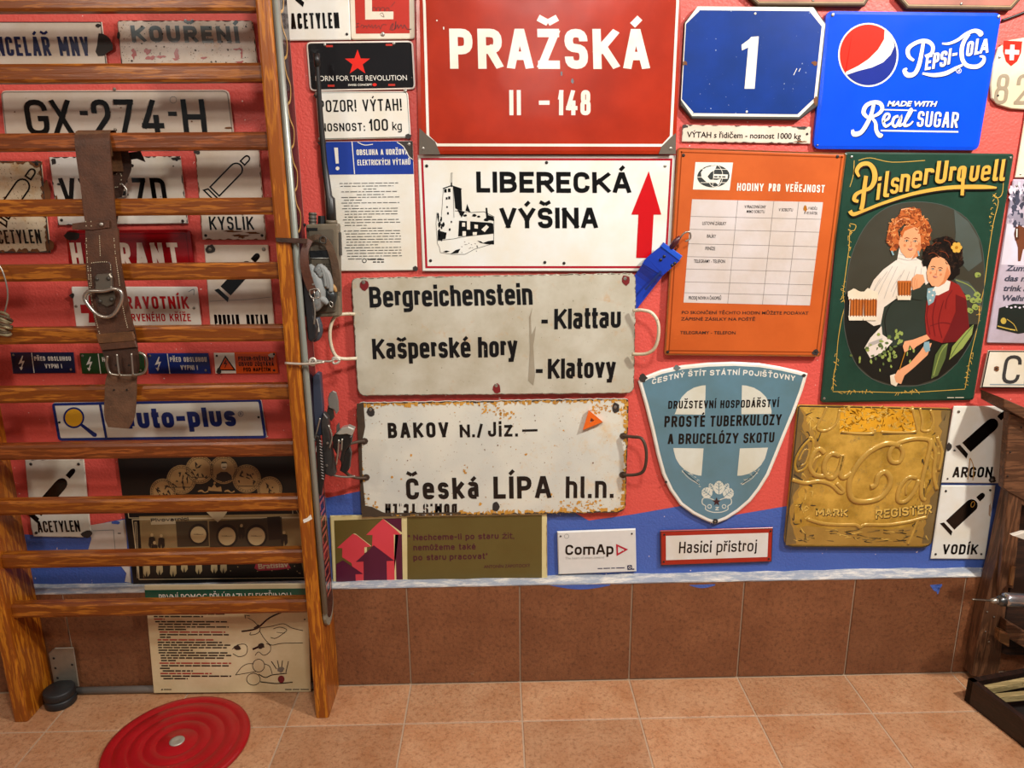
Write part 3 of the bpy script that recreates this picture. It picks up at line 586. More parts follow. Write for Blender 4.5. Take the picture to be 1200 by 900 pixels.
draw([(283, 740), (296, 738), (303, 735), (316, 724), (336, 715)], 1.8); draw([(298, 737), (304, 733)], 3.2, BRN); draw([(290, 724), (297, 728), (302, 733)], .6); s.line([(288, 725), (287, 721), (293, 722)], .7, K, 'line_drawing', 2)
draw([(304, 736), (318, 734), (332, 731), (342, 736), (355, 739)]); draw([(294, 741), (293, 744), (300, 743), (304, 740), (305, 736)]); draw([(304, 739), (308, 746), (311, 750)]); draw([(320, 737), (328, 735), (336, 738), (331, 743), (323, 748), (317, 747)]); draw([(324, 741), (334, 742)], .5); draw([(311, 750), (318, 756), (330, 754), (355, 753.5)])
draw([(272, 761), (278, 756), (287, 755), (290, 760), (288, 767), (280, 769.5), (273, 766)]); s.blob(278.5, 759, 4, 3, BRN, 'line_drawing', 3); draw([(296, 761), (303, 758)], 2.2); s.blob(306, 757, 4.5, 3, BRN, 'line_drawing', 3); draw([(312, 754), (317, 757), (316, 764), (309, 768), (303, 764), (299, 768)])
s.line(ell(303, 780, 7, 7.5, 18), .7, K, 'line_drawing', 2, True); draw([(276, 791), (283, 782), (290, 778), (297, 778)]); draw([(310, 778), (316, 781), (319, 790)]); draw([(276, 791), (300, 787)]); s.line(ell(297, 796, 8, 7, 16), .7, K, 'line_drawing', 2, True); draw([(305, 799), (313, 800), (325, 801), (343, 799.5)], 1.2); draw([(303, 790), (311, 794), (319, 791), (336, 789)], 1.1); s.poly(ell(329.5, 796, 4, 4.4, 12), enamel('6e1220', .1), 'line_drawing', 3)
for a in ((318, 775, 324, 784), (325, 774, 327, 783), (331, 774, 330, 783), (338, 775, 335, 788)): draw([(a[0], a[1]), (a[2], a[3])], .9)
s.blob(329, 785, 4.5, 3, enamel('777066', .2), 'line_drawing', 2, .4); s.screws([(357, 726), (190, 808)], SCREWD, .002); s.done()
# --- centre, top left cluster
s = Sign('enamel_sign', 'white ACETYLEN sign at the very top, next to the red handwritten panel', 'sign', [(330, -60), (407, -60), (411, 46.5), (338.5, 47.5)], WH, 1)
cylinder_icon(s, 348, 2, 396, -52, 14, K); s.text('ACETYLEN', 341.5, 34, 398, 33, 18.5, 2.9, K, .8); s.screws([(406.5, 40)], SCREWD, .003); s.done()
s = Sign('fuse_panel', 'red panel with white border and scribbled handwriting, above the black star plate', 'sign', [(408, -60), (485, -60), (486, 45.5), (411, 46.5)], enamel('e3dccb', .1), 4, .004)
RD2 = enamel('b8362c', .12); s.poly([(414, -55), (479, -55), (480, 39), (417, 39.5)], RD2, 'red_field', 1); s.poly([(427, -40), (435.5, -40), (436, 13.5), (461, 13.5), (461, 22.5), (428, 23)], enamel('e3dccb', .1), 'white_mark', 2)
PEN = enamel('5a2320', .1, .6)
def hand(P, w_=.55): s.line(P, w_, PEN, 'handwriting', 3, False, 3)
hand([(437, 13), (437, 9), (440, 9), (441, 12), (442, 9), (445, 9), (445, 13), (447, 9), (450, 9), (451, 13), (453, 9), (456, 10), (456, 13), (460, 12)]); hand([(458, 8), (463, 2)]); hand([(445, 17), (448, 15), (450, 20), (446, 18)], .5)
hand([(417, 28), (421, 27), (419, 28), (419, 32), (417, 32), (421, 31)]); hand([(423, 32), (424, 29), (427, 31), (425, 33), (429, 30), (430, 33), (432, 29), (434, 32), (436, 29), (437, 33), (440, 29), (441, 33), (444, 30), (446, 34), (448, 29), (453, 29)]); hand([(457, 35), (459, 29), (461, 28), (459, 35), (463, 33), (464, 25), (463, 34), (466, 29), (467, 33), (470, 29), (472, 33), (474, 29), (477, 34), (482, 34)], .8)
s.screws([(448.5, 40)], STEEL, .005); s.done()
s = Sign('novelty_plate', 'black novelty licence plate with red star BORN FOR THE REVOLUTION', 'plate', [(358.5, 49), (484, 47.5), (487, 104.5), (363, 107)], enamel('e6ddd6', .1), 6, .003)
s.poly(inset(rquad([(358.5, 49), (484, 47.5), (487, 104.5), (363, 107)], 6), 1.9), enamel('141316', .0, .18, .0025), 'black_field', 1); RS = enamel('d92a20', .05)
s.poly([(419+(15.5 if i % 2 == 0 else 6.3)*math.sin(math.pi*i/5), 73.5-(15.5 if i % 2 == 0 else 6.3)*math.cos(math.pi*i/5)) for i in range(10)], RS, 'red_star', 2)
s.ftext('BORN FOR THE REVOLUTION', 370, 95, 477, 94, 6, WH, 0); s.ftext('SWISS CONCEPT', 408, 100.8, 436, 100.4, 2.4, WH, .02); s.poly(ell(439, 99.2, 2.6, 1.8, 10), RS, 'emblem', 2)
for x, y in ((386, 54), (456, 52.5), (388, 100.5), (459, 99.5)): s.poly([(x-4, y-1.2), (x+4, y-1.2), (x+4, y+1.2), (x-4, y+1.2)], RD2, 'slot', 2)
s.screws([(380.5, 52.5), (461.5, 51)], STEEL, .0035); s.screws([(482.5, 91)], STEEL, .0015); s.done()
s = Sign('enamel_sign', 'white lift load sign POZOR! VÝTAH! with black capitals behind the aerial', 'sign', [(369.5, 107.5), (478, 107), (481.5, 161.5), (374, 164)], WH, [5, 5, 5, 5], .004)
s.frame(1, 1.6, GRY); s.text('POZOR! VÝTAH!', 374, 131.5, 471, 129.5, 14, 1.8, K, 1.1); s.text('NOSNOST:', 376.5, 154, 428, 153.3, 9.5, 1.5, K, 1.1); s.text('100', 433, 153.3, 455, 153, 13.8, 1.9, K, 1); s.text('kg', 460, 152.5, 471, 152.5, 9.8, 1.2, K, .9)
s.blob(371, 112, 3, 4, CHIP); s.blob(478.5, 160, 4, 3, CHIP); s.screws([(370.5, 110), (475, 106.5), (374.5, 163)], STEEL, .004); s.done()
s = Sign('instruction_board', 'white lift instruction board with blue exclamation-mark header behind the radio', 'board', [(376, 166), (483.5, 165), (489, 317), (386, 318)], enamel('dfe0d8', .06), 2, .004)
BLH = enamel('1c3a98', .05); s.poly([(376.3, 166.3), (483.2, 165.3), (484.8, 204), (378, 204.8)], BLH, 'blue_header', 1); s.line([(412.5, 166), (415.5, 204)], 1, WH, 'divider', 2)
s.poly([(391.5, 173), (396, 173), (397, 191.5), (393.5, 191.8)], WH, 'exclamation_mark', 2); s.poly(ell(395.5, 197.3, 2.3, 2.3, 10), WH, 'exclamation_mark', 2)
s.text('OBSLUHA A UDRŽOVÁNÍ', 418, 181.8, 484, 181, 6.6, 1.3, WH, .7); s.text('ELEKTRICKÝCH VÝTAHŮ', 419, 193.8, 481, 193, 6.6, 1.3, WH, .7)
y = 215
for a, b in ((398, 467), (399, 461), (426, 441), (400, 466), (418, 450), (400, 468), (403, 425), (400, 468), (403, 421), (401, 468), (404, 468), (404, 468), (404, 437), (402, 469), (404, 469), (404, 430), (423, 448), (403, 470), (405, 469), (406, 470), (406, 470), (406, 470), (406, 443), (404, 470), (406, 471), (407, 470), (407, 471), (408, 447)): s.bars(a, b, y, -.01, 1, .85, enamel('5a5d5c', .1, .4), wmin=2.5, wmax=9); y += 3.28
s.line(ell(427, 305.5, 2.3, 2.3, 10), .8, K, 'maker_mark', 2, True); s.bars(431, 450, 304, 0, 1, 1.2, K); s.bars(437, 450, 307, 0, 1, 1.2, K)
s.poly([(466, 165.5), (483.5, 165.3), (484, 188), (480, 183), (474, 172)], CHIP, 'chipped_enamel', 3); s.line([(465, 166.5), (473, 172), (479, 183), (484, 187)], .9, WH, 'chipped_enamel', 4, False, 3); s.line([(419, 166.5), (427, 170), (437, 169)], .9, WH, 'chipped_enamel', 4, False, 3); s.blob(376.5, 168, 5, 3, CHIP)
s.blob(487, 315, 3, 3, CHIP); s.screws([(479.5, 169), (378, 169)], STEEL, .004); s.done()
# --- PRAŽSKÁ
PR = enamel('a62b10', .22, .22, .0022)
s = Sign('street_sign', 'large domed red street sign PRAŽSKÁ with white letters and border', 'sign', [(487, -28), (800, -28), (792, 180.5), (490.5, 180.5)], PR, 8, .018, .004, None, 4)
s.line([(502, -22), (495.8, -14), (497.3, 5), (501.5, 160), (512, 169.8), (777, 170.3), (786.5, 160), (794, 5), (794.5, -14), (786, -22)], 3.2, WH, 'border', 2, True)
TW = enamel('e4e4dc', .05)
s.text('PRAŽSKÁ', 527.5, 80.5, 761, 81, 47, 9.8, TW, .62); s.text('II', 597, 135, 610.5, 135, 29.5, 4.7, TW, .9); s.text('-', 631.5, 135, 644, 135, 32, 5, TW, 1); s.text('148', 654, 135, 692, 135, 29.5, 4.9, TW, .7)
CG = flat('5d554a', .7, .2)
s.poly([(491, 181), (491.5, 150), (500, 158), (510, 166), (516, 181)], CG, 'chipped_enamel', 3); s.poly([(772, 180.5), (775, 172), (787, 160), (792, 156), (792, 180.5)], CG, 'chipped_enamel', 3)
s.screws([(496, 174), (786, 174)], STEEL, .004); s.blob(658, 86, 1.2, 3, GRY); s.blob(671, 95, 1.6, 2.6, GRY); s.blob(520, 33, .8, 2, WH); s.blob(512, 24, 1, 1, WH)
s.done()
s = Sign('direction_sign', 'white direction sign LIBERECKÁ VÝŠINA with castle drawing and red arrow', 'sign', [(489.5, 181.5), (792, 182), (784.5, 318), (495, 318)], enamel('dfe3df', .04, .3), 1, .004, .006)
RL = enamel('a3182a', .05); s.frame(3.6, 6.2, RL)
s.text('LIBERECKÁ', 558.5, 225.5, 739.5, 226.3, 24.5, 5.2, K, .6); s.text('VÝŠINA', 586, 267.5, 700.5, 267.5, 24.2, 5.2, K, .6)
AR = enamel('c00d16', .04); s.poly([(760.3, 200.5), (775, 251.5), (766, 251.5), (763.3, 302.3), (745.5, 302.3), (748.2, 251.5), (739.8, 251.5)], AR, 'red_arrow', 2)
def ck(P, k=2, m=None): s.poly(P, m or K, 'castle_drawing', k)
def cl(P, w_=.5): s.line(P, w_, K, 'castle_drawing', 2)
cl([(528, 214), (528.5, 203), (530, 202.5), (529.5, 214)], .35); cl([(529, 214), (529.3, 219)], 1.6); cl([(519, 221), (529, 217.5), (541, 221.5)], 1.2)
ck([(531, 218.5), (540.5, 221), (541.5, 247), (537, 246), (533.5, 244)]); cl([(519.5, 221), (518, 245), (517, 255)], .4); cl([(531, 219), (532, 255)], .4)
for x, y, a in ((522, 223.5, 1.5), (526.5, 223, 1.5), (523.5, 232.5, 1), (526.5, 231.8, 1.2), (524, 242.5, .8), (525, 250, 1), (527, 269, 1), (520, 262, .8), (529, 260, .8), (522, 274, 1.2)): ck([(x-a, y-a*1.4), (x+a, y-a*1.4), (x+a, y+a*1.4), (x-a, y+a*1.4)])
ck([(547.5, 239), (551.3, 248.5), (545.5, 247)]); ck([(536, 246), (545, 248), (541, 255)]); ck([(569, 243.5), (571, 243.5), (572, 252), (578, 254), (579, 259), (570, 257)]); cl([(533, 247), (543, 248), (553, 249), (567, 248), (579, 254), (578.5, 286)], .5)
ck([(538, 258.5), (575, 261), (578, 262), (578.5, 273), (562, 275.5), (537, 277)]); 
for P in ([(541.5, 261), (545, 261), (545, 265.5), (541.5, 265.5)], [(547, 248), (551, 250), (551, 269), (547.3, 269)], [(556, 263), (560, 263.5), (560, 268), (556, 267.5)], [(542, 271), (546, 271), (546, 276.5), (542, 276.5)], [(554, 272), (559, 272), (558.5, 275.5), (554, 275.5)], [(564, 269), (570, 263.5), (573, 266), (568, 272)]): s.poly(P, WH, 'castle_drawing', 3)
for x, y, a in ((541, 251, 1.6), (545, 252.5, 1.3), (556, 252.5, 1.8), (561, 254, 1.2), (570, 257.5, 2), (575, 257, 1.5), (575, 268, 1.6)): ck(ragged(ell(x, y, a*1.6, a*.9, 8), .4, 1, rnd))
for i in range(15): x = 512.5+rnd.random()*9; y = 252+rnd.random()*29; ck(ragged(ell(x, y, 1.1, 2.3+rnd.random()*1.6, 7), .7, 1.5, rnd))
ck([(513, 270), (521, 272), (521, 280), (513, 281.5)]); cl([(512, 249), (511, 262), (512.5, 285), (515, 290), (516, 296), (530, 298), (545, 298), (556, 292), (579, 285)], .4); cl([(513, 282), (531, 280), (545, 277), (579, 273.5)], .5)
ck([(565, 285), (572, 282.5), (579, 281.5), (579, 286.5), (570, 286)]); ck([(528, 297.5), (534, 293), (539.5, 291.5), (537, 296.5)]); ck([(519, 295), (523, 293.5), (527, 294.5), (523, 296)]); ck([(559, 282), (564, 283), (567, 285.5), (563, 284.5)])
for _ in range(16): x = rnd.uniform(540, 560); y = rnd.uniform(283, 296); ck([(x, y), (x+1.6, y+.2), (x+1.2, y+.9)])
s.screws([(500, 194.5), (640.5, 190.5), (504.5, 305.5), (638.5, 307.5), (661, 308.5)], SCREWD, .0038); s.screws([(779.5, 194.5)], STEEL, .0038); s.done()
# --- train destination boards with carrying handles
GW = enamel('bdbbab', .22, .55, .0005, .15)
def handle(parent, pts, Y, r, mat, name='handle'):
    P = smooth_path([onY(x, y, Yy) for x, y, Yy in pts], 5); mk(name, *tubeg(P, r, 8), mat, parent, True)
s = Sign('destination_board', 'grey-white double train board Bergreichenstein – Klattau with carrying handles', 'board', ragged(rquad([(411.5, 326), (745.5, 320), (743, 461), (419.5, 464)], [6, 9, 10, 10], 4), .5, 4, random.Random(5)), GW, 0, .006, .012, None, 1)
for t_, a in (('Bergreichenstein', (433.5, 360.5, 624.5, 357, 24.5)), ('-', (634.5, 386, 642, 386, 20)), ('Klattau', (649.5, 386, 727.5, 384, 24)), ('Kašperské', (437, 421, 552, 419, 24)), ('hory', (560.5, 419, 606.5, 418, 24)), ('-', (628, 444, 636, 444, 20)), ('Klatovy', (642, 444, 721.5, 442.5, 23.5))): s.text(t_, *a, 4.5, KD, .42)
s.wear(flat('6a6250', .8, 0, .4), .4, .9, 2.2); s.specks(60, .25, .8, flat('85806c', .8)); DR = enamel('98917f', .2, .6)
s.poly([(620, 372), (624, 360), (622, 372), (623, 392), (628, 382), (627, 392), (625, 405), (627, 440), (625, 452), (619, 446), (621, 410)], DR, 'dried_drip', 2)
for x, y in ((427, 334), (733, 328), (582, 455)): s.blob(x, y, 5, 6, enamel('7a1f22', .3, .4), 'hole_paint', 3, .2, 9)
s.screws([(426, 331), (732.5, 326.5), (581.5, 452)], STEEL, .005)
CW = enamel('d3cab2', .2, .4, .001, .5)
handle(s.o, [(416, 368, -.0), (404, 368, -.012), (393, 371, -.022), (387.5, 383, -.03), (387, 398, -.03), (391, 413, -.026), (399, 420, -.02), (418, 420, -.0)], 0, .0042, CW)
handle(s.o, [(742, 364, 0), (753, 363.5, -.014), (764, 367, -.024), (771, 378, -.03), (771.5, 394, -.03), (767, 408, -.026), (757, 414.5, -.018), (741, 415, 0)], 0, .0042, CW)
s.done()
def rusty_white():
    m, t, b, P = base('rusty_white'); n = noise(t, P, 22, 9, .85); sp = nn(t, 'ShaderNodeSeparateXYZ'); t.links.new(P, sp.inputs[0])
    mr = nn(t, 'ShaderNodeMapRange'); mr.inputs[1].default_value = .1; mr.inputs[2].default_value = .6; mr.inputs[3].default_value = -.03; mr.inputs[4].default_value = .10; t.links.new(sp.outputs[0], mr.inputs[0])
    ad = nn(t, 'ShaderNodeMath', operation='ADD'); t.links.new(n, ad.inputs[0]); t.links.new(mr.outputs[0], ad.inputs[1])
    col = mix(t, ramp(t, noise(t, P, 6, 3), [(.35, (0, 0, 0, 1)), (.65, (1, 1, 1, 1))]), lin('d4d4c6'), lin('bfc2ba'))
    col = mix(t, ramp(t, ad.outputs[0], [(.575, (0, 0, 0, 1)), (.78, (.55, .55, .55, 1))]), col, lin('d4a852'))
    col = mix(t, ramp(t, noise(t, P, 150, 3, .6), [(.66, (0, 0, 0, 1)), (.71, (.9, .9, .9, 1))]), col, lin('94702c'))
    t.links.new(col, b.inputs['Base Color']); b.inputs['Roughness'].default_value = .38; bump(t, b, n, .0006); return m
s = Sign('destination_board', 'rust-stained white train board BAKOV n./Jiz. – Česká LÍPA with iron handles', 'board', ragged(rquad([(417.5, 472), (737, 467), (733, 600.5), (424, 606)], [8, 5, 9, 6], 4), .5, 4, random.Random(6)), rusty_white(), 0, .006, .010, None, 1)
s.text('BAKOV', 455, 513.5, 526, 512.5, 18, 3.9, KD, 1); s.text('N./', 539, 512.6, 566, 512.2, 15, 3.2, KD, .8); s.text('Jiz.', 572, 511.8, 607, 511.5, 17.3, 3.2, KD, 1); s.text('–', 612, 512, 630, 511.5, 17, 2.6, KD, 1)
s.text('Česká', 476.5, 585.5, 562, 584.5, 25, 5, KD, .9); s.text('LÍPA', 578.5, 584.5, 646, 583.8, 26, 5.2, KD, .8); s.text('hl.n.', 663, 583.8, 719, 583.5, 25.5, 4.6, KD, .9)
RE = flat('4a3a28', .85, 0, .5); s.wear(RE, 1.2, 1.2, 2.2); s.wear(enamel('c79237', .3, .6), 3.5, 3, 3, 'rusty_edge', 2); s.specks(120, .25, 1.0, RUST); s.specks(40, .5, 2.2, enamel('d0993a', .3, .6), None, 'rust_stain', 2)
for x, y, a, b_ in ((578, 480, 14, 7), (594, 487, 8, 4), (545, 550, 3, 6), (437, 477, 8, 3), (714, 480, 22, 6), (680, 592, 26, 6), (434, 592, 8, 8)): [s.blob(x+s.R.uniform(-a, a), y+s.R.uniform(-b_, b_), s.R.uniform(.4, 2), s.R.uniform(.4, 1.6), enamel('d0983a', .35, .6), 'rust_stain', 2, .55, 8) for _ in range(int(a*2))]
s.poly([(424, 606), (425, 592), (436, 594), (448, 600), (463, 605)], RE, 'rusty_edge', 4); s.poly([(418, 473), (426, 472), (428, 500), (424, 520), (425, 560), (428, 592), (423.5, 600)], RE, 'rusty_edge', 3)
# upside-down stencil remains at the bottom edge
V, Fz = strokes('DOM.S TC.LH', 84, 13, 3, .8); s.add(([Vector((535.5-v.x, 590.3+v.y*.95)) for v in V], Fz), KD, 'inverted_stencil', 2)
V = [(455+i*8.5, 590) for i in range(11)]; s.poly([(449, 603.5), (540, 602.3), (540, 600.2), (449, 601.2)], RE, 'rusty_edge', 4)
for i, x in enumerate((459, 469, 479, 489, 498, 507, 518, 528)): s.poly([(x, 588), (x+1.4, 588), (x+1.2, 604), (x-.2, 604)], s.o.data.materials[0], 'stencil_gap', 3)
for x, y in ((434.5, 483), (721.5, 478), (581, 594)): s.blob(x, y, 4.5, 6, CHIP, 'bolt_hole', 3, .15, 10)
s.screws([(434, 480), (721, 477)], STEEL, .0045); IRON = flat('57473a', .6, .4, .4)
for x, y in ((427, 517), (429, 559.5), (730.5, 511), (730, 556.5)): s.add((ell(x, y, 4.5, 4, 8), [tuple(range(8))]), IRON, 'handle_lug', 5); 
handle(s.o, [(427, 517, .005), (418, 518, -.010), (408, 522, -.026), (403, 535, -.034), (402, 548, -.03), (408, 556, -.02), (418, 560, -.01), (429, 560, .005)], 0, .0040, IRON)
handle(s.o, [(730, 511, .005), (742, 512, -.012), (752, 514, -.026), (757, 526, -.034), (757, 542, -.034), (753, 553, -.028), (743, 556.5, -.014), (730, 556.5, .005)], 0, .0042, IRON)
s.done()
ORP = flat('e2661a', .35)
a = [(690, 480.5), (706.5, 494.5), (683, 504)]; b_ = inset(a, 5.2); 
if area(a) < 0: a = a[::-1]
V = [onY(x, y, .0015) for x, y in a+b_]+[onY(x, y, .0135) for x, y in a+b_]; F = []
for i in range(3): j = (i+1) % 3; F += [(i, j, 3+j, 3+i), (i, 6+i, 6+j, j), (3+i, 3+j, 9+j, 9+i), (6+i, 9+i, 9+j, 6+j)]
tag(mk('plastic_triangle', V, F, ORP), 'small orange plastic triangle stuck on the rust-stained train board', 'triangle')
# --- bottom row
OL, PUR, CRL = enamel('5f5327', .08, .4), enamel('511232', .05, .4), enamel('cf3f4c', .06, .4); CRB = enamel('d6cc98', .12, .4)
s = Sign('slogan_board', 'long olive slogan board with purple and pink houses, cream edge', 'board', [(386.5, 604.5), (641, 600.5), (641.5, 683), (390.5, 689.5)], CRB, 0, .003, .006)
s.poly([(477, 606), (635, 603.5), (635, 677.5), (477.5, 680.5)], OL, 'olive_field', 1); s.poly([(391.5, 610), (470.5, 607), (472, 680.5), (394, 684)], OL, 'olive_field', 1)
hp = lambda P, m, k: s.poly(P, m, 'house_motif', k)
hp([(449, 607.6), (470.5, 607.3), (470.9, 624)], PUR, 2); hp([(463, 625), (471, 625), (472, 680.5), (464, 681)], PUR, 2)
hp([(448.5, 607.5), (471, 624), (471, 626), (463, 626), (464.5, 681), (461, 681), (461, 626.5), (467, 626)], CRB, 3)
hp([(449, 608), (463, 620), (470, 626.5), (461.5, 626.5), (462.5, 681), (450, 681), (436, 640), (436.5, 627), (429, 627), (440, 616)], CRL, 3)
hp([(414, 625), (417, 625.5), (435.5, 640), (430, 641), (430, 647), (427, 648), (426.5, 641)], CRB, 3)
hp([(413.5, 625.5), (418, 627), (435, 640.5), (427, 641.5), (427, 650), (426, 681.5), (416, 682), (412, 660), (401, 653), (401, 642.5), (395, 642), (405, 633)], CRL, 3)
hp([(438, 639), (462, 657), (453, 657.5), (453.5, 681), (426.5, 682), (426, 658), (417, 658.5)], PUR, 5); hp([(394, 661), (402, 656.5), (425.5, 672.5), (416.5, 673), (417, 682.8), (394, 683.8)], PUR, 5)
PUT = enamel('471628', .05, .4)
for t_, a in (('"', (478, 633.6, 481, 633.6, 6.6)), ('Nechceme-li', (484.5, 633.4, 541, 632.3, 6.8)), ('po', (545.5, 632.3, 556, 632, 6.8)), ('staru', (560.5, 632, 584.5, 631.5, 6.8)), ('žít,', (588.5, 631.4, 602.5, 631.2, 6.8)), ('nemůžeme', (484.5, 645.2, 533, 644.3, 6.8)), ('také', (538, 644.2, 557.5, 643.9, 6.8)), ('po', (484.5, 657, 495, 656.7, 6.8)), ('staru', (500, 656.6, 523, 656.2, 6.8)), ('pracovat"', (527, 656.1, 571.5, 655, 6.8))): s.text(t_, *a, 1.35, PUT, .8)
s.ftext('ANTONÍN ZÁPOTOCKÝ', 567, 666, 621.5, 664.5, 3.6, PUT, .012)
s.wear(enamel('a8965a', .2), .3, .7, 4); s.done()
s = Sign('company_sign', 'small white plastic sign ComAp with red triangle on the blue band', 'sign', [(653, 623.5), (745, 620), (746, 670), (654.5, 673.5)], flat('d9d9d4', .4), 0, .006, .004)
s.text('ComAp', 662.5, 650.5, 719, 649.5, 12, 2.3, K, .7); RC = enamel('b0203a', .05); s.line([(723, 639), (734, 644), (723.5, 650)], 2, RC, 'triangle_emblem', 2, True); s.line([(724.5, 641), (731, 645.5)], .6, WH, 'triangle_emblem', 3)
s.ftext('The heart of smart control', 662.5, 655.5, 708, 654.2, 2.6, enamel('a5a8a8', .05), 0); s.bars(700.5, 733, 666.3, -.03, 1, 1, NV); s.poly(rquad([(735, 662.5), (740.5, 662), (740.8, 667.5), (735.3, 668)], 1), NV, 'corner_emblem', 2); s.poly([(740.5, 666.5), (743.3, 666.2), (743.5, 667.6), (740.6, 667.8)], NV, 'corner_emblem', 2); s.line(ell(738, 665, 1.4, 1.3, 8), .5, WH, 'corner_emblem', 3, True)
s.line(ell(664, 628.5, 2.6, 2.6, 10), .35, GRY, 'drill_mark', 2, True); s.screws([(657, 628.5), (740.5, 625.5)], SCREWD, .0025); s.done()
s = Sign('enamel_sign', 'narrow white sign Hasicí přístroj with thick red border', 'sign', [(774, 622.5), (906, 618.5), (904.5, 658.5), (774.5, 663)], enamel('a32818', .15, .3), 0, .005, .005)
s.poly([(780.3, 628), (900.5, 624.3), (899.3, 652.7), (780.5, 656.5)], enamel('d8dad8', .08), 'white_field', 1); s.text('Hasicí', 795.5, 648.5, 833.5, 647.5, 13.5, 2.3, K, .9); s.text('přístroj', 839.5, 647.3, 886.5, 646, 13, 2.3, K, .85)
s.line([(774.5, 623), (905.5, 619), (904, 658), (775, 662.5)], .6, CHIP, 'border', 2, True); s.screws([(778.5, 626.5), (903, 622.5), (778, 658.5), (901, 655)], SCREWD, .0028); s.done()
# --- top right
BL1 = enamel('0c3486', .12, .25)
P = [(817.5, 7.5), (955, 8.5), (968.5, 28), (959, 124), (937, 140.5), (811, 139.5), (797, 123), (802.5, 26)]
s = Sign('house_number_plate', 'blue eight-cornered house number plate with white 1 and white edge', 'plate', P, enamel('3b3a38', .1, .4), 0, .012, .004, None, 1.2)
s.poly([(817.5, 7.5), (953, 8.5), (967, 28.5), (957, 117), (936.5, 137), (811, 136), (798, 117), (803, 27)], WH, 'white_border', 1); s.poly([(820.5, 12), (948.5, 13), (963, 31), (954, 115.5), (934.5, 134), (813.5, 132.5), (799, 116), (804, 28)], BL1, 'blue_field', 2)
s.poly([(878, 46), (880.3, 43.2), (889.2, 42.6), (884.3, 104), (872.5, 104), (876.8, 55.5), (869.5, 59), (869, 52.5)], TW, 'lettering', 3); s.specks(60, .2, .9, enamel('8ea0c8', .1)); s.screws([(885, 16), (875, 131)], WH, .0028); s.blob(803, 74, 3.2, 2.4, RUST, jag=.4, k=4); s.blob(955, 74, 3.4, 2.8, RUST, jag=.4, k=4); s.line([(930, 88), (934, 80)], .7, WH, 'scratch', 4); s.line([(936, 84), (938, 80)], .7, WH, 'scratch', 4); s.blob(956, 118, 2, 5, RUST, k=4); s.done()
s = Sign('enamel_strip', 'narrow white strip VÝTAH s řidičem under the blue house number', 'sign', [(800, 146), (950.5, 148.5), (949.5, 168.5), (799, 166)], IV, 0, .002)
s.ftext('VÝTAH s řidičem - nosnost 1000 kg', 805, 161, 938.5, 163, 6.8, K, .012); s.wear(CHIP, .5, 1.1, 3, prob=.6); s.blob(803, 148, 3, 2, CHIP); s.blob(940, 150, 6, 1.4, CHIP, jag=.6); s.blob(938, 166, 6, 1.2, RUST, jag=.6); s.screws([(946, 157)], SCREWD, .003); s.done()
PB = enamel('0548dc', .03, .18, .003)
s = Sign('tin_sign', 'bright blue cola tin sign with red-white-blue globe and white script', 'sign', [(969, 12.5), (1174.5, 15), (1147, 176), (953.5, 174.5)], PB, 8, .012, .003, None, 4)
GB = [enamel('e02a1c', .03, .2), WH, enamel('1c2c86', .05, .2)]
s.poly(ell(1017.5, 64.3, 35.3, 37.5, 40), WH, 'globe_emblem', 2); 
arc = lambda a0, a1, n=16: ell(1017.5, 64.3, 33.4, 35.6, n, a0, a1)
s.poly(arc(142, 305, 24)+[(1036, 46), (1029, 58), (1018, 69), (1006, 77), (990, 84.8)], GB[0], 'globe_emblem', 3)
s.poly(arc(-28, 139, 24)+[(1006, 83), (1022, 79), (1035, 73), (1044, 64), (1048.4, 54)], GB[2], 'globe_emblem', 3)
def script(parts, mat, k=3):
    for q in parts: s.brush(q, mat, 'script_lettering', k, 5)
SH = enamel('062a80', .03, .2)
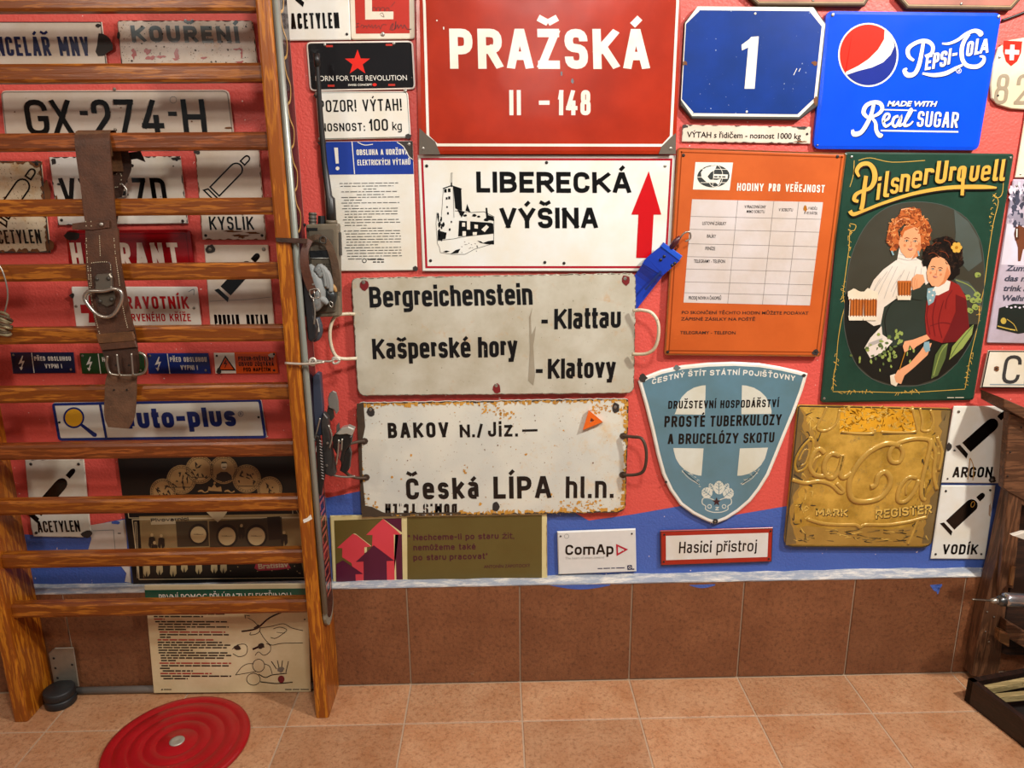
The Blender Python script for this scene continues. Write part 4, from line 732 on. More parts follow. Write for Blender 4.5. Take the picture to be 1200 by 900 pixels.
for mat, dx, dy, kk in ((SH, .9, .9, 2), (WH, 0, 0, 3)):
    T_ = lambda q: [(x+dx, y+dy, w_) for x, y, w_ in q]
    script([T_(q) for q in (
     [(1071, 71, 3), (1065, 66, 4.5), (1064, 58, 5), (1070, 52, 4.5), (1080, 48, 4.5), (1088, 49, 5), (1093, 54, 4.5), (1092, 62, 4), (1084, 66, 3)],
     [(1082, 50, 4), (1080, 62, 4.5), (1077, 76, 5), (1072, 86, 5), (1064, 88, 6), (1060, 83, 5), (1063, 80, 2)],
     [(1081, 86, 2.5), (1094, 88, 4.5), (1108, 86, 5), (1120, 80, 4), (1128, 76, 2.5)],
     [(1104, 51, 2), (1112, 51, 3), (1122, 47, 3.5), (1132, 40, 4), (1142, 36, 4.5), (1149, 39, 6.5), (1147, 42, 3)],
     [(1136, 40, 3), (1130, 48, 4.5), (1127, 58, 5), (1128, 70, 5), (1134, 77, 5), (1145, 78, 5), (1152, 73, 4.5), (1153, 67, 3.5), (1148, 66, 2)])], mat, kk)
    for ch, x0, x1, y, h in (('E', 1083.5, 1090.5, 82.5, 18), ('P', 1092, 1099.5, 81, 19), ('S', 1100.5, 1108.5, 79, 19), ('I', 1110, 1114, 76, 19), ('O', 1131.5, 1139.5, 66.5, 18), ('L', 1141.5, 1147, 64.5, 19), ('A', 1147.5, 1158, 63, 17)): s.text(ch, x0+dx, y+dy, x1+dx, y-1.2+dy, h, 3.2, mat, .6, 'script_lettering', kk)
    s.text('-', 1115+dx, 71+dy, 1121+dx, 70+dy, 15, 3.2, mat, 1, 'script_lettering', kk)
    script([T_(q) for q in (
     [(1017, 138, 4), (1012, 132, 5), (1015, 124, 5), (1023, 120, 4.5), (1031, 121, 5), (1034, 127, 4.5), (1030, 133, 4), (1022, 137, 3)],
     [(1024, 122, 4), (1021, 134, 4.5), (1016, 145, 5), (1009, 155, 5), (1001, 157, 6), (999, 152, 3)], [(1021, 137, 3), (1026, 144, 4), (1027, 153, 4.5), (1031, 159, 5), (1034, 157, 3)],
     [(1034, 143, 2), (1041, 139, 3), (1042, 134, 2.6), (1038, 134, 3), (1035, 141, 3.6), (1038, 148, 3.4), (1046, 143, 2)],
     [(1053, 136, 3), (1048, 138, 3.4), (1046, 145, 3.4), (1050, 148, 3), (1056, 137, 3), (1054, 147, 3.4), (1060, 144, 2)],
     [(1061, 143, 2.4), (1068, 131, 3), (1067, 128, 2.6), (1062, 139, 3.4), (1060, 147, 3.4), (1066, 146, 2.4), (1070, 142, 1.6)])], mat, kk)
    s.text('SUGAR', 1074+dx, 148.5+dy, 1122+dx, 150+dy, 18.5, 2.7, mat, .7, 'lettering', kk); s.ftext('MADE WITH', 1039.5+dx, 124.5+dy, 1098+dx, 125+dy, 6.4, mat, .04, .2, 'lettering', kk)
s.line([(1036, 128.5), (1074, 129.5)], 1.4, WH, 'rule', 3); s.line([(1032, 153), (1123, 154.5)], 1.8, WH, 'rule', 3)
s.line(ell(1123.5, 82.8, 3, 3, 12), .6, WH, 'registered_mark', 3, True); s.text('R', 1122.3, 84.6, 1124.8, 84.5, 3.4, .6, WH, 1, 'registered_mark')
s.screws([(976, 17.5), (1170.5, 19.5)], STEEL, .004); s.screws([(958, 170)], STEEL, .002); s.done()
OR = enamel('bf5a22', .14, .32)
s = Sign('notice_board', 'orange metal post office board with white opening hours table', 'board', [(794, 173), (992, 179.5), (961.5, 418), (778.5, 416)], OR, 4, .012, .004, None, 2.4)
s.frame(4.5, 5.8, enamel('8c3c12', .2), 'rolled_rim'); s.frame(0, 1.4, enamel('8a5226', .3), 'rolled_rim')
s.poly([(815, 190), (859, 190.5), (855, 223), (812, 222)], WH, 'emblem_field', 1)
GK = enamel('3b3f40', .1)
s.poly(ell(836, 206.5, 19, 13, 30, rot=-4), GK, 'globe_emblem', 2); s.line([(819, 198), (853, 198.5)], .7, WH, 'globe_emblem', 3); s.line([(817, 207.5), (824, 207.5)], .7, WH, 'globe_emblem', 3); s.line([(821, 214), (852, 214)], .7, WH, 'globe_emblem', 3); s.line(ell(838, 206, 9, 13, 20), .6, WH, 'globe_emblem', 3, True); s.line([(837, 193), (835, 220)], .5, WH, 'globe_emblem', 3)
s.poly([(828, 196), (840, 193.5), (838, 199), (833, 202), (829, 207), (832, 210.5), (840, 211), (845, 209.5), (842, 217), (838, 213.5), (828, 213.5), (822, 208), (821.5, 202), (824, 198.5)], WH, 'globe_emblem', 4); s.poly([(836, 204), (853, 204.5), (852.5, 209.5), (836, 209)], WH, 'globe_emblem', 5); s.bars(837, 851, 207, .02, 1, 1.6, GK, 'globe_emblem', 6, 2, 4)
s.text('HODINY', 863.5, 223.5, 894.5, 224, 9, 1.6, WH, .9); s.text('PRO', 900.5, 224, 914, 224.5, 9, 1.6, WH, .9); s.text('VEŘEJNOST', 920, 224.5, 966, 225.8, 9, 1.6, WH, .9)
TBW = enamel('c9c2c0', .12, .4); s.poly([(811, 233.5), (964.5, 237), (949, 358), (801, 354.5)], TBW, 'timetable_panel', 1)
GL = enamel('85807e', .1, .4)
lx = lambda t, y: None
Lp = lambda v: (811-10*v, 233.5+121*v); Rp = lambda v: (964.5-15.5*v, 237+121*v)
for v in (.165, .29, .43, .555, .675, .80, .905): s.line([Lp(v), Rp(v)], .5, GL, 'timetable_grid', 2)
for t in (.35, .625, .815): s.line([(811+153.5*t, 233.5+3.5*t), (801+148*t, 354.5+3.5*t)], .5, GL, 'timetable_grid', 2)
for t, a, b, y, h in (('V PRACOVNÍ DNY', 872.5, 897.5, 244, 3.6), ('MIMO SOBOTU', 875, 896, 249.5, 3.4), ('V SOBOTU', 912.5, 929, 247.5, 3.6), ('LISTOVNÍ ZÁSILKY', 823, 851, 263.5, 3.8), ('BALÍKY', 828.5, 839, 278.5, 3.8), ('PENÍZE', 826.5, 838, 293, 3.8), ('TELEGRAMY - TELEFON', 813, 849.5, 308, 3.9), ('PRODEJ NOVIN A ČASOPISŮ', 807, 845, 351, 3.8)): s.ftext(t, a, y, b, y+.3, h, K, .01)
s.ftext('V NEDĚLI', 947, 245.5, 957.5, 246, 3.2, K, .01); s.ftext('A VE SVÁTEK', 942, 251, 958, 251.5, 3.2, K, .01); s.blob(944, 244, 2.2, 3.6, enamel('a86a20', .2), k=3, jag=.5)
DK2 = enamel('2c1c14', .2, .5)
for t, a, b, y in (('PO SKONČENÍ TĚCHTO HODIN MŮŽETE PODÁVAT', 799, 947.5, 368), ('ZÁPISNÉ ZÁSILKY NA POŠTĚ', 798, 885, 375.5), ('TELEGRAMY - TELEFON', 797, 862, 391.5)): s.ftext(t, a, y, b, y+(b-a)*.005, 3.6, DK2, .01)
s.blob(956, 413, 4, 4, CHIP); s.screws([(801, 182), (981.5, 183.5), (782.5, 412.5), (956, 412)], SCREWD, .004); s.wear(RUST, .6, .9, 3, prob=.4); s.done()
# --- shield
SHB = enamel('5b7f8f', .12, .28)
out = [(748, 447), (757, 441), (775, 434), (800, 428.5), (830, 425.5), (860, 424.5), (890, 426), (915, 430), (935, 434.5), (947, 438)]+[(941, 458), (931, 485), (921.5, 508), (911, 534), (901.5, 557), (891, 574), (880, 588), (866, 600), (852, 609), (838, 614.5)]+[(828, 611), (812, 603), (797, 592), (785, 575), (776, 556), (769.5, 532), (763.5, 505), (756, 475)]
s = Sign('enamel_shield', 'blue-grey shield-shaped honour plaque with white cross and edge', 'plaque', out, WH, 0, .008, .004, None, 1.5)
s.poly(inset(out, 4.2), SHB, 'blue_field', 1); WSH = enamel('cdd1c6', .1)
cx, cy = 842, 505
for P in ([(827, 451.5)]+[(827-35*math.sin(math.radians(q)), 486-34.5*math.cos(math.radians(q))) for q in range(8, 85, 15)]+[(790.5, 485.5), (826, 486)],
          [(869.5, 451.5)]+[(869.5+35*math.sin(math.radians(q)), 485.5-34*math.cos(math.radians(q))) for q in range(8, 85, 15)]+[(904, 485), (868.8, 485.5)],
          [(789, 525), (824.5, 525.5), (822, 557.5)]+[(823-33.5*math.sin(math.radians(q)), 525+32.5*math.cos(math.radians(q))) for q in range(8, 85, 15)],
          [(867, 525.5), (900, 524.5)]+[(865+34*math.sin(math.radians(q)), 525+32.5*math.cos(math.radians(q))) for q in range(82, 5, -15)]+[(864, 557.5)]): s.poly(P, WSH, 'white_cross_quarter', 2)
t = 'ČESTNÝ ŠTÍT STÁTNÍ POJIŠŤOVNY'; base_pts = smooth_path([(764, 450.5, 0), (800, 442.2, 0), (832, 440, 0), (866, 439.5, 0), (900, 442, 0), (933, 446.6, 0)], 8)
acc = [0]
for i in range(1, len(base_pts)): acc.append(acc[-1]+(base_pts[i]-base_pts[i-1]).length)
def along(d):
    for i in range(1, len(acc)):
        if acc[i] >= d: u_ = (d-acc[i-1])/(acc[i]-acc[i-1]); return base_pts[i-1].lerp(base_pts[i], u_)
    return base_pts[-1]
wts = [(.45 if c == ' ' else .35 if unicodedata.normalize('NFD', c)[0] == 'I' else 1) for c in t]; tot = sum(wts); d = 0
for c, w_ in zip(t, wts):
    L = acc[-1]*w_/tot
    if c != ' ': p, q = along(d), along(d+L*.78); s.text(c, p.x, p.y, q.x, q.y, 6.2, 1.25, WH, 1)
    d += L
s.text('DRUŽSTEVNÍ', 783, 479, 839, 478.3, 9.2, 1.9, K, .9); s.text('HOSPODÁŘSTVÍ', 844, 478.3, 912.5, 477, 9.2, 1.9, K, .9)
s.text('PROSTÉ', 778.5, 500.5, 826, 500, 13, 2.7, K, .9); s.text('TUBERKULÓZY', 832, 500, 915.5, 498, 12.8, 2.7, K, .8); s.text('A', 782.5, 520.5, 789, 520.3, 12, 2.5, K, 1); s.text('BRUCELÓZY', 795, 520.5, 865, 519.5, 12.3, 2.7, K, .8); s.text('SKOTU', 871, 519.5, 907, 518.3, 12, 2.6, K, .8)
def leaf(cx, cy, rx, ry, rot):
    P = ell(cx, cy, rx, ry, 14, rot=rot); s.poly(P, WSH, 'leaf_emblem', 2); u = (math.sin(math.radians(rot)), -math.cos(math.radians(rot)))
    s.line([(cx-u[0]*ry*1.1, cy-u[1]*ry*1.1), (cx+u[0]*ry*.8, cy+u[1]*ry*.8)], .7, SHB, 'leaf_emblem', 3)
    for t_ in (-.4, .1, .5):
        for sd in (-1, 1): bx, by = cx+u[0]*ry*t_, cy+u[1]*ry*t_; s.line([(bx, by), (bx+u[0]*ry*.3-sd*u[1]*rx*.6, by+u[1]*ry*.3+sd*u[0]*rx*.6)], .5, SHB, 'leaf_emblem', 3)
leaf(842.5, 571.5, 6, 8, 0); leaf(828.5, 577.5, 6.5, 6.5, -50); leaf(853.5, 578, 6.5, 6.5, 50); leaf(834, 571, 3, 5, -30); leaf(851, 571, 3, 5, 30)
for sd in (-1, 1): s.line([(840, 588), (840+sd*8, 584), (840+sd*16, 584), (840+sd*17, 590), (840+sd*13, 593), (840+sd*13, 597), (840+sd*6, 600), (840, 600.5)], 1, WSH, 'leaf_emblem', 2, False, 3); s.line(ell(840+sd*8.5, 593.5, 2.2, 2.2, 10), .9, WSH, 'leaf_emblem', 2, True)
s.text('z', 838.2, 598, 842.2, 598, 5, 1, WSH); s.poly([(839.8+(5.4 if i % 2 == 0 else 2.2)*math.sin(math.pi*i/5), 588-(5.4 if i % 2 == 0 else 2.2)*math.cos(math.pi*i/5)) for i in range(10)], enamel('3a2226', .1), 'leaf_emblem', 4)
for sd, x0 in ((1, 799), (-1, 890)):
    R = random.Random(int(x0)); s.line([(x0, 551 if sd > 0 else 549), (x0+sd*8, 560), (x0+sd*21, 568)], .6, WSH, 'wheat_ears', 2, False, 4)
    for i in range(12): x = x0+sd*i*1.8; y = 550+i*1.5+R.uniform(-3.5, 3.5); s.line([(x, y), (x+sd*2.5, y+R.uniform(-1.5, 1.5))], .6, WSH, 'wheat_ears', 2)
    s.line([(x0+sd*2, 552), (x0+sd*20, 567)], .5, K, 'wheat_ears', 3)
s.blob(753, 443, 5, 4.5, CHIP, k=4); s.blob(793, 431, 4, 3, GRY, k=4); s.blob(942, 440, 2.4, 2, CHIP, k=4); s.blob(838, 611.5, 3.4, 3, CHIP, k=4); s.blob(780.5, 565, 1.4, 1.6, CHIP, k=4); s.screws([(838, 611)], STEEL, .003); s.done()
# --- brewery poster with two women at a barrel
def greenmat():
    m, t, b, P = base('poster_green'); col = mix(t, noise(t, P, 12, 6, .7), lin('122a1e'), lin('24483a')); t.links.new(col, b.inputs['Base Color']); b.inputs['Roughness'].default_value = .24; bump(t, b, noise(t, P, 6, 2), .003); return m
s = Sign('tin_poster', 'tall dark green brewery tin poster with two women and beer glasses', 'poster', [(990.5, 178), (1189, 180), (1141.5, 469), (962, 472)], greenmat(), 4, .006, .004, None, 2)
A_ = lambda c, rg=.3: enamel(c, .12, rg, .002)
pal = dict(oval=A_('3b3a30'), ovdk=A_('1a1a16'), gold=A_('cda548'), gdk=A_('a8741e'), brn=A_('1e1410'), skin=A_('d99a70'), skin2=A_('c47c50'), red=A_('b4602f'), red2=A_('7e3a1c'), red3=A_('dc9458'), blk2=A_('3a261c'), white=A_('d8cfc4'), wsh=A_('a8a4a0'), black=A_('15110f'), dress=A_('8a2420'), dress2=A_('64181a'), beer=A_('b5652a'), beer2=A_('7a3c14'), foam=A_('ddd2be'), leaf=A_('8a9a50'), leaf2=A_('56683a'), lips=A_('a83a30'), barrel=A_('2c352e'), rim=A_('4a5450'), blue=A_('7ea0aa'))
p_ = lambda P, c, k: s.poly(P, pal[c], 'illustration', k)
L_ = lambda P, w_, c, k, sm=4: s.line(P, w_, pal[c], 'illustration', k, False, sm)
# vine border
for P in ([(1001, 188), (1000, 205), (996, 219)], [(1006, 188), (1020, 185), (1045, 190), (1084, 188)], [(1176, 190), (1175, 225), (1168, 232), (1164, 228), (1170, 236), (1164, 262), (1158, 300), (1153, 338), (1148, 360), (1147, 376), (1139, 410), (1135, 430), (1131, 455)], [(996, 262), (1003, 264), (1001, 270), (996, 272), (995, 290), (991, 320), (988, 345), (990, 358), (986, 375), (982, 400), (980, 425), (977, 440), (976, 458)], [(976, 459), (1010, 459), (1060, 460), (1100, 458), (1131, 456)]): L_(P, .7, 'gold', 1)
R = random.Random(4)
for P in ([(997, 265), (994, 300)], [(989, 330), (987, 352)], [(981, 415), (977, 455)], [(1166, 228), (1160, 270)], [(1148, 345), (1146, 375)], [(1138, 415), (1132, 450)], [(985, 459), (1020, 458)], [(1050, 460), (1075, 458)]):
    for i in range(9): t_ = i/8; x = P[0][0]+(P[1][0]-P[0][0])*t_; y = P[0][1]+(P[1][1]-P[0][1])*t_; L_([(x, y), (x+R.uniform(-3, 3), y+R.uniform(-2, 2)), (x+R.uniform(-3, 3), y+R.uniform(1, 4))], .55, 'gold', 1, 3)
oval = [(1086, 237), (1110, 242), (1133, 256), (1148, 280), (1153, 306), (1153, 340), (1148, 375), (1138, 400), (1122, 425), (1100, 444), (1075, 452), (1046, 452), (1022, 444), (1004, 428), (994, 405), (989, 380), (990, 355), (993, 320), (1002, 288), (1018, 260), (1040, 243), (1063, 237)]
ov = [(p.x, p.y) for p in smooth_path([q+(0,) for q in oval], 3, True)]
s.poly(ov, pal['oval'], 'illustration', 1); s.line(ov, .7, pal['rim'], 'illustration', 2, True)
p_([(1118, 246), (1135, 260), (1147, 280), (1151, 306), (1135, 318), (1118, 300), (1120, 272)], 'rim', 2)
p_([(990, 345), (1030, 340), (1050, 375), (1055, 395), (1100, 380), (1146, 380), (1138, 400), (1122, 425), (1100, 443), (1075, 451), (1046, 451), (1022, 443), (1004, 427), (994, 404), (989.5, 380)], 'ovdk', 2)
# chair back and leaves at right
p_([(1117, 326), (1135, 330), (1148, 345), (1150, 360), (1140, 352), (1128, 342)], 'rim', 3); L_([(1120, 328), (1138, 336), (1149, 352)], 1, 'leaf', 4)
for x, y in ((1146, 322), (1140, 352), (1147, 352), (1143, 360), (1137, 364), (1134, 348), (1145, 345)): p_(ragged(ell(x, y, 4, 3.5, 9), .8, 2, R), 'leaf', 4); p_(ell(x+1, y+1, 1.6, 1.2, 7), 'leaf2', 5)
# barrel
p_([(1032, 372), (1036, 356), (1046, 345), (1062, 340), (1085, 336), (1092, 345), (1096, 372), (1088, 396), (1066, 405), (1042, 405), (1033, 392)], 'barrel', 3); L_([(1035, 398), (1032, 374), (1037, 356), (1048, 346), (1060, 341)], 2, 'rim', 4); L_([(1039, 396), (1037, 374), (1043, 358), (1052, 349)], .8, 'black', 4)
# woman in white
p_([(1050, 305), (1075, 303), (1084, 308), (1090, 330), (1070, 345), (1050, 350), (1036, 360), (1032, 380), (1024, 382), (1012, 374), (1006, 360), (1016, 345), (1024, 328), (1035, 316)], 'white', 4)
p_([(1033, 382), (1020, 396), (1013, 408), (1020, 420), (1036, 412), (1046, 400), (1034, 392)], 'white', 4); p_([(1018, 402), (1034, 396), (1034, 400), (1017, 407)], 'wsh', 5)
for x0, y0, x1, y1 in ((1046, 312, 1026, 352), (1052, 312, 1036, 350), (1060, 316, 1046, 348), (1066, 318, 1060, 342), (1074, 312, 1070, 336), (1040, 318, 1018, 352), (1056, 322, 1044, 342), (1032, 326, 1022, 346), (1080, 314, 1080, 330)): L_([(x0, y0), ((x0+x1)/2-1, (y0+y1)/2), (x1, y1)], .6, 'wsh', 5, 2)
p_([(1054, 290), (1072, 292), (1075, 306), (1062, 310), (1051, 306)], 'white', 5); L_([(1053, 297), (1063, 300), (1074, 299)], .6, 'wsh', 6, 2); L_([(1052, 302), (1063, 305), (1075, 304)], .6, 'wsh', 6, 2)
p_([(1040, 274), (1042, 263), (1050, 255), (1054, 252), (1056, 245), (1066, 243), (1078, 245), (1080, 252), (1088, 260), (1092, 270), (1088, 280), (1091, 290), (1082, 292), (1078, 282), (1076, 270), (1060, 262), (1052, 270), (1055, 284), (1050, 294), (1042, 288), (1039, 280)], 'red', 6)
for x, y in ((1044, 285), (1046, 292), (1050, 289), (1084, 287), (1088, 279), (1085, 294), (1080, 289), (1043, 278), (1089, 270)): p_(ragged(ell(x, y, 3.4, 3.2, 9), .6, 2, R), 'red2' if (x+y) % 2 else 'red', 7)
for P in ([(1045, 266), (1052, 260), (1062, 259)], [(1050, 258), (1060, 253), (1072, 256)], [(1058, 247), (1066, 250), (1076, 248)], [(1076, 257), (1084, 263), (1087, 274)], [(1042, 274), (1047, 268), (1054, 266)]): L_(P, 1, 'red2', 8, 3)
L_([(1056, 246), (1063, 244.5), (1070, 246)], 1.3, 'skin', 8, 3); L_([(1048, 263), (1056, 257), (1066, 257)], 1.2, 'skin', 8, 3)
p_([(1056, 272), (1060, 265), (1068, 264), (1076, 268), (1079, 278), (1079, 287), (1075, 296), (1068, 302), (1062, 302), (1056, 295), (1053, 285)], 'skin', 8)
p_([(1055, 273), (1060, 266), (1066, 264), (1072, 266), (1066, 268), (1060, 271), (1057, 279)], 'red', 9)
def face(cx, cy, sx, tilt, k, browc):
    c_, s_ = math.cos(math.radians(tilt)), math.sin(math.radians(tilt)); Q = lambda x, y: (cx+(x*c_-y*s_)*sx, cy+(x*s_+y*c_)*sx)
    for e in (-5, 5):
        s.line([Q(e-3, -2.6), Q(e, -4), Q(e+3, -3)], .75*sx, pal[browc], 'illustration', k); s.poly([Q(e-2.4, .3), Q(e, -1.2), Q(e+2.4, .2), Q(e, 1.1)], pal['foam'], 'illustration', k); s.poly([Q(e-1, .2), Q(e, -1), Q(e+1, .2), Q(e, 1.1)], pal['brn'], 'illustration', k+1); s.line([Q(e-2.6, 0), Q(e, -1.4), Q(e+2.6, 0)], .5*sx, pal['brn'], 'illustration', k+1)
    s.line([Q(.4, 0), Q(1.2, 5), Q(-.6, 6)], .55*sx, pal['skin2'], 'illustration', k); s.line([Q(-1.6, 6.2), Q(1.6, 6.2)], .5*sx, pal['skin2'], 'illustration', k)
    s.poly([Q(-3.4, 9.2), Q(-1, 8.6), Q(0, 9), Q(1, 8.6), Q(3.4, 9), Q(1.6, 11), Q(-1.4, 11.2)], pal['lips'], 'illustration', k); s.line([Q(-2.4, 9.7), Q(2.4, 9.6)], .5*sx, pal['foam'], 'illustration', k+1)
    for e in (-7, 7): s.poly([Q(e+1.6*math.cos(a/8*6.283), 5.5+1.8*math.sin(a/8*6.283)) for a in range(8)], pal['skin2'], 'illustration', k-1)
def inside(P, x, y):
    c = False
    for i in range(len(P)):
        (x1, y1), (x2, y2) = P[i-1], P[i]
        if (y1 > y) != (y2 > y) and x < (x2-x1)*(y-y1)/(y2-y1)+x1: c = not c
    return c
def curls(P, n, cols, k, box):
    R_ = random.Random(n)
    for _ in range(n*6):
        x, y = R_.uniform(box[0], box[2]), R_.uniform(box[1], box[3])
        if not inside(P, x, y): continue
        a = R_.uniform(0, 6.28); s.brush([(x+2.2*math.cos(a+q), y+2*math.sin(a+q), w_) for q, w_ in ((0, .3), (.9, .9), (1.8, .8), (2.7, .3))], pal[R_.choice(cols)], 'illustration', k, 2)
curls([(1040, 274), (1042, 263), (1050, 255), (1054, 252), (1056, 245), (1066, 243), (1078, 245), (1080, 252), (1088, 260), (1092, 270), (1088, 280), (1091, 290), (1082, 292), (1079, 278), (1076, 268), (1066, 264), (1056, 268), (1053, 285), (1050, 294), (1042, 288), (1039, 280)], 40, ['red3', 'red2', 'red3', 'red2', 'red'], 9, (1039, 243, 1092, 294))
face(1067.5, 282.5, .98, 3, 10, 'red2')
p_([(1077, 283), (1080, 290), (1076, 300), (1068, 304), (1073, 297)], 'skin2', 9); L_([(1045, 294), (1047, 299)], 2, 'blue', 9, 2); L_([(1076, 294), (1077, 300)], 1.6, 'blue', 10, 2)
# woman in red
p_([(1086, 352), (1090, 345), (1100, 332), (1112, 328), (1124, 334), (1132, 348), (1136, 385), (1128, 400), (1104, 402), (1086, 396), (1084, 372)], 'dress', 6)
p_([(1120, 345), (1132, 350), (1136, 386), (1128, 400), (1104, 402), (1112, 385), (1120, 365)], 'dress2', 7)
for P in ([(1090, 350), (1086, 370), (1090, 392)], [(1097, 350), (1093, 372), (1096, 394)], [(1106, 352), (1100, 376), (1104, 396)], [(1116, 340), (1110, 350), (1108, 362)], [(1090, 382), (1104, 378), (1116, 380)]): L_(P, .8, 'dress2', 8, 3)
p_([(1092, 340), (1104, 326), (1114, 330), (1112, 340), (1100, 346), (1092, 346)], 'white', 8); p_([(1087, 338), (1094, 337), (1097, 344), (1094, 354), (1088, 358), (1086, 348)], 'blue', 9)
for x, y in ((1089, 342), (1093, 346), (1090, 352), (1094, 340)): p_(ell(x, y, 1.3, 1.3, 7), 'white', 10)
p_([(1084, 306), (1082, 296), (1086, 288), (1094, 287), (1096, 280), (1106, 277), (1118, 281), (1126, 289), (1127, 304), (1123, 316), (1120, 325), (1112, 322), (1109, 308), (1098, 302), (1090, 308), (1088, 314)], 'black', 8)
for x, y in ((1086, 300), (1090, 291), (1099, 283), (1110, 281), (1119, 287), (1124, 296), (1125, 308), (1121, 318), (1115, 324), (1085, 308), (1095, 296), (1104, 293)): p_(ragged(ell(x, y, 4.6, 4.2, 9), .8, 2, R), 'black' if x % 2 else 'brn', 9)
for P in ([(1092, 288), (1097, 284), (1103, 285)], [(1106, 281), (1113, 284), (1114, 290)], [(1100, 294), (1108, 296), (1112, 302)], [(1088, 298), (1094, 296), (1100, 300)]): L_(P, .6, 'red2', 11, 3)
p_([(1088, 312), (1092, 303), (1100, 300), (1108, 304), (1113, 312), (1114, 321), (1108, 330), (1100, 336), (1092, 335), (1087, 328), (1086, 319)], 'skin', 10); p_([(1110, 312), (1114, 321), (1107, 332), (1100, 336), (1106, 328)], 'skin2', 11); face(1097.5, 316, .86, 10, 12, 'brn')
curls([(1084, 306), (1082, 296), (1086, 288), (1094, 287), (1096, 280), (1106, 277), (1118, 281), (1126, 289), (1127, 304), (1123, 316), (1116, 318), (1109, 304), (1098, 300), (1090, 304)], 34, ['blk2', 'blk2', 'black'], 11, (1082, 277, 1128, 325))
for i in range(6): a = i*1.047; p_(ell(1121+4*math.cos(a), 290+4*math.sin(a), 2.7, 2.7, 8), 'gold', 12)
p_(ell(1121, 290, 1.8, 1.8, 8), 'gdk', 13)
# arms
p_([(1086, 392), (1070, 398), (1060, 400), (1058, 406), (1060, 413), (1064, 411), (1066, 404), (1070, 410), (1074, 406), (1084, 400), (1090, 397)], 'skin', 9); p_([(1084, 403), (1092, 402), (1087, 416), (1072, 430), (1060, 440), (1056, 450), (1050, 448), (1048, 441), (1052, 434), (1066, 426), (1078, 412)], 'skin', 9); p_([(1083, 401), (1089, 400), (1090, 411), (1085, 413), (1082, 407)], 'blue', 10)
p_([(1043, 440), (1049, 438), (1053, 448), (1050, 453), (1044, 450)], 'foam', 8); L_([(1061, 412), (1057, 424), (1054, 434)], 1, 'gdk', 9, 3)
# raised hand and jugs
p_([(1069, 326), (1074, 321), (1082, 322), (1084, 330), (1078, 337), (1070, 340), (1068, 334)], 'skin', 9); p_([(1068, 340), (1084, 331), (1088, 346), (1080, 352), (1068, 350)], 'barrel', 8)
for x in (0, 2.6, 5.2): L_([(1070+x, 325+x*.4), (1069+x, 332), (1070+x, 338)], .5, 'skin2', 10, 2)
def jug(x0, y0, x1, y1, foamh):
    p_([(x0, y0), (x1, y0), (x1-1, y1), (x0+1, y1)], 'beer', 10)
    p_([(x0-1, y1-4), (x1, y1-4), (x1-1, y1+1.5), (x0, y1+1.5)], 'foam', 11)
    n_ = max(3, int((x1-x0)/3))
    for i in range(n_): x = x0+(x1-x0)*(i+.6)/n_; L_([(x, y0+2), (x-.3, y1-3)], 1, 'beer2', 12, 1)
    if foamh: p_(ragged([(x0-1, y0+3), (x0-1, y0-foamh*.6), (x0+(x1-x0)*.3, y0-foamh), (x0+(x1-x0)*.6, y0-foamh*.8), (x1+1, y0-foamh*.5), (x1+1, y0+3)], .7, 2, R), 'foam', 11)
jug(995, 348, 1012, 374, 10); jug(1012, 348, 1028, 374, 10); jug(1052, 329, 1068, 350, 0); L_([(995, 374), (996, 352)], .7, 'foam', 12, 1)
# hops, leaves
for i in range(46): x, y = R.gauss(1035, 14), R.gauss(414, 9); p_(ragged(ell(x, y, R.uniform(1, 3), R.uniform(1, 3.2), 6), .6, 2, R), 'leaf' if R.random() < .55 else 'leaf2', 6)
for i in range(10): x, y = R.uniform(1046, 1058), R.uniform(384, 402); p_(ell(x, y, 1.6, 2.6, 6, rot=R.uniform(-60, 60)), 'leaf', 6)
p_([(1091, 444), (1096, 416), (1104, 404), (1111, 402), (1108, 420), (1099, 440)], 'leaf2', 8); p_([(1112, 422), (1116, 406), (1132, 388), (1141, 380), (1139, 392), (1128, 408)], 'leaf', 8); L_([(1094, 440), (1102, 414), (1110, 403)], 1.2, 'leaf', 9, 3); L_([(1114, 418), (1124, 402), (1140, 382)], 1, 'leaf2', 9, 3)
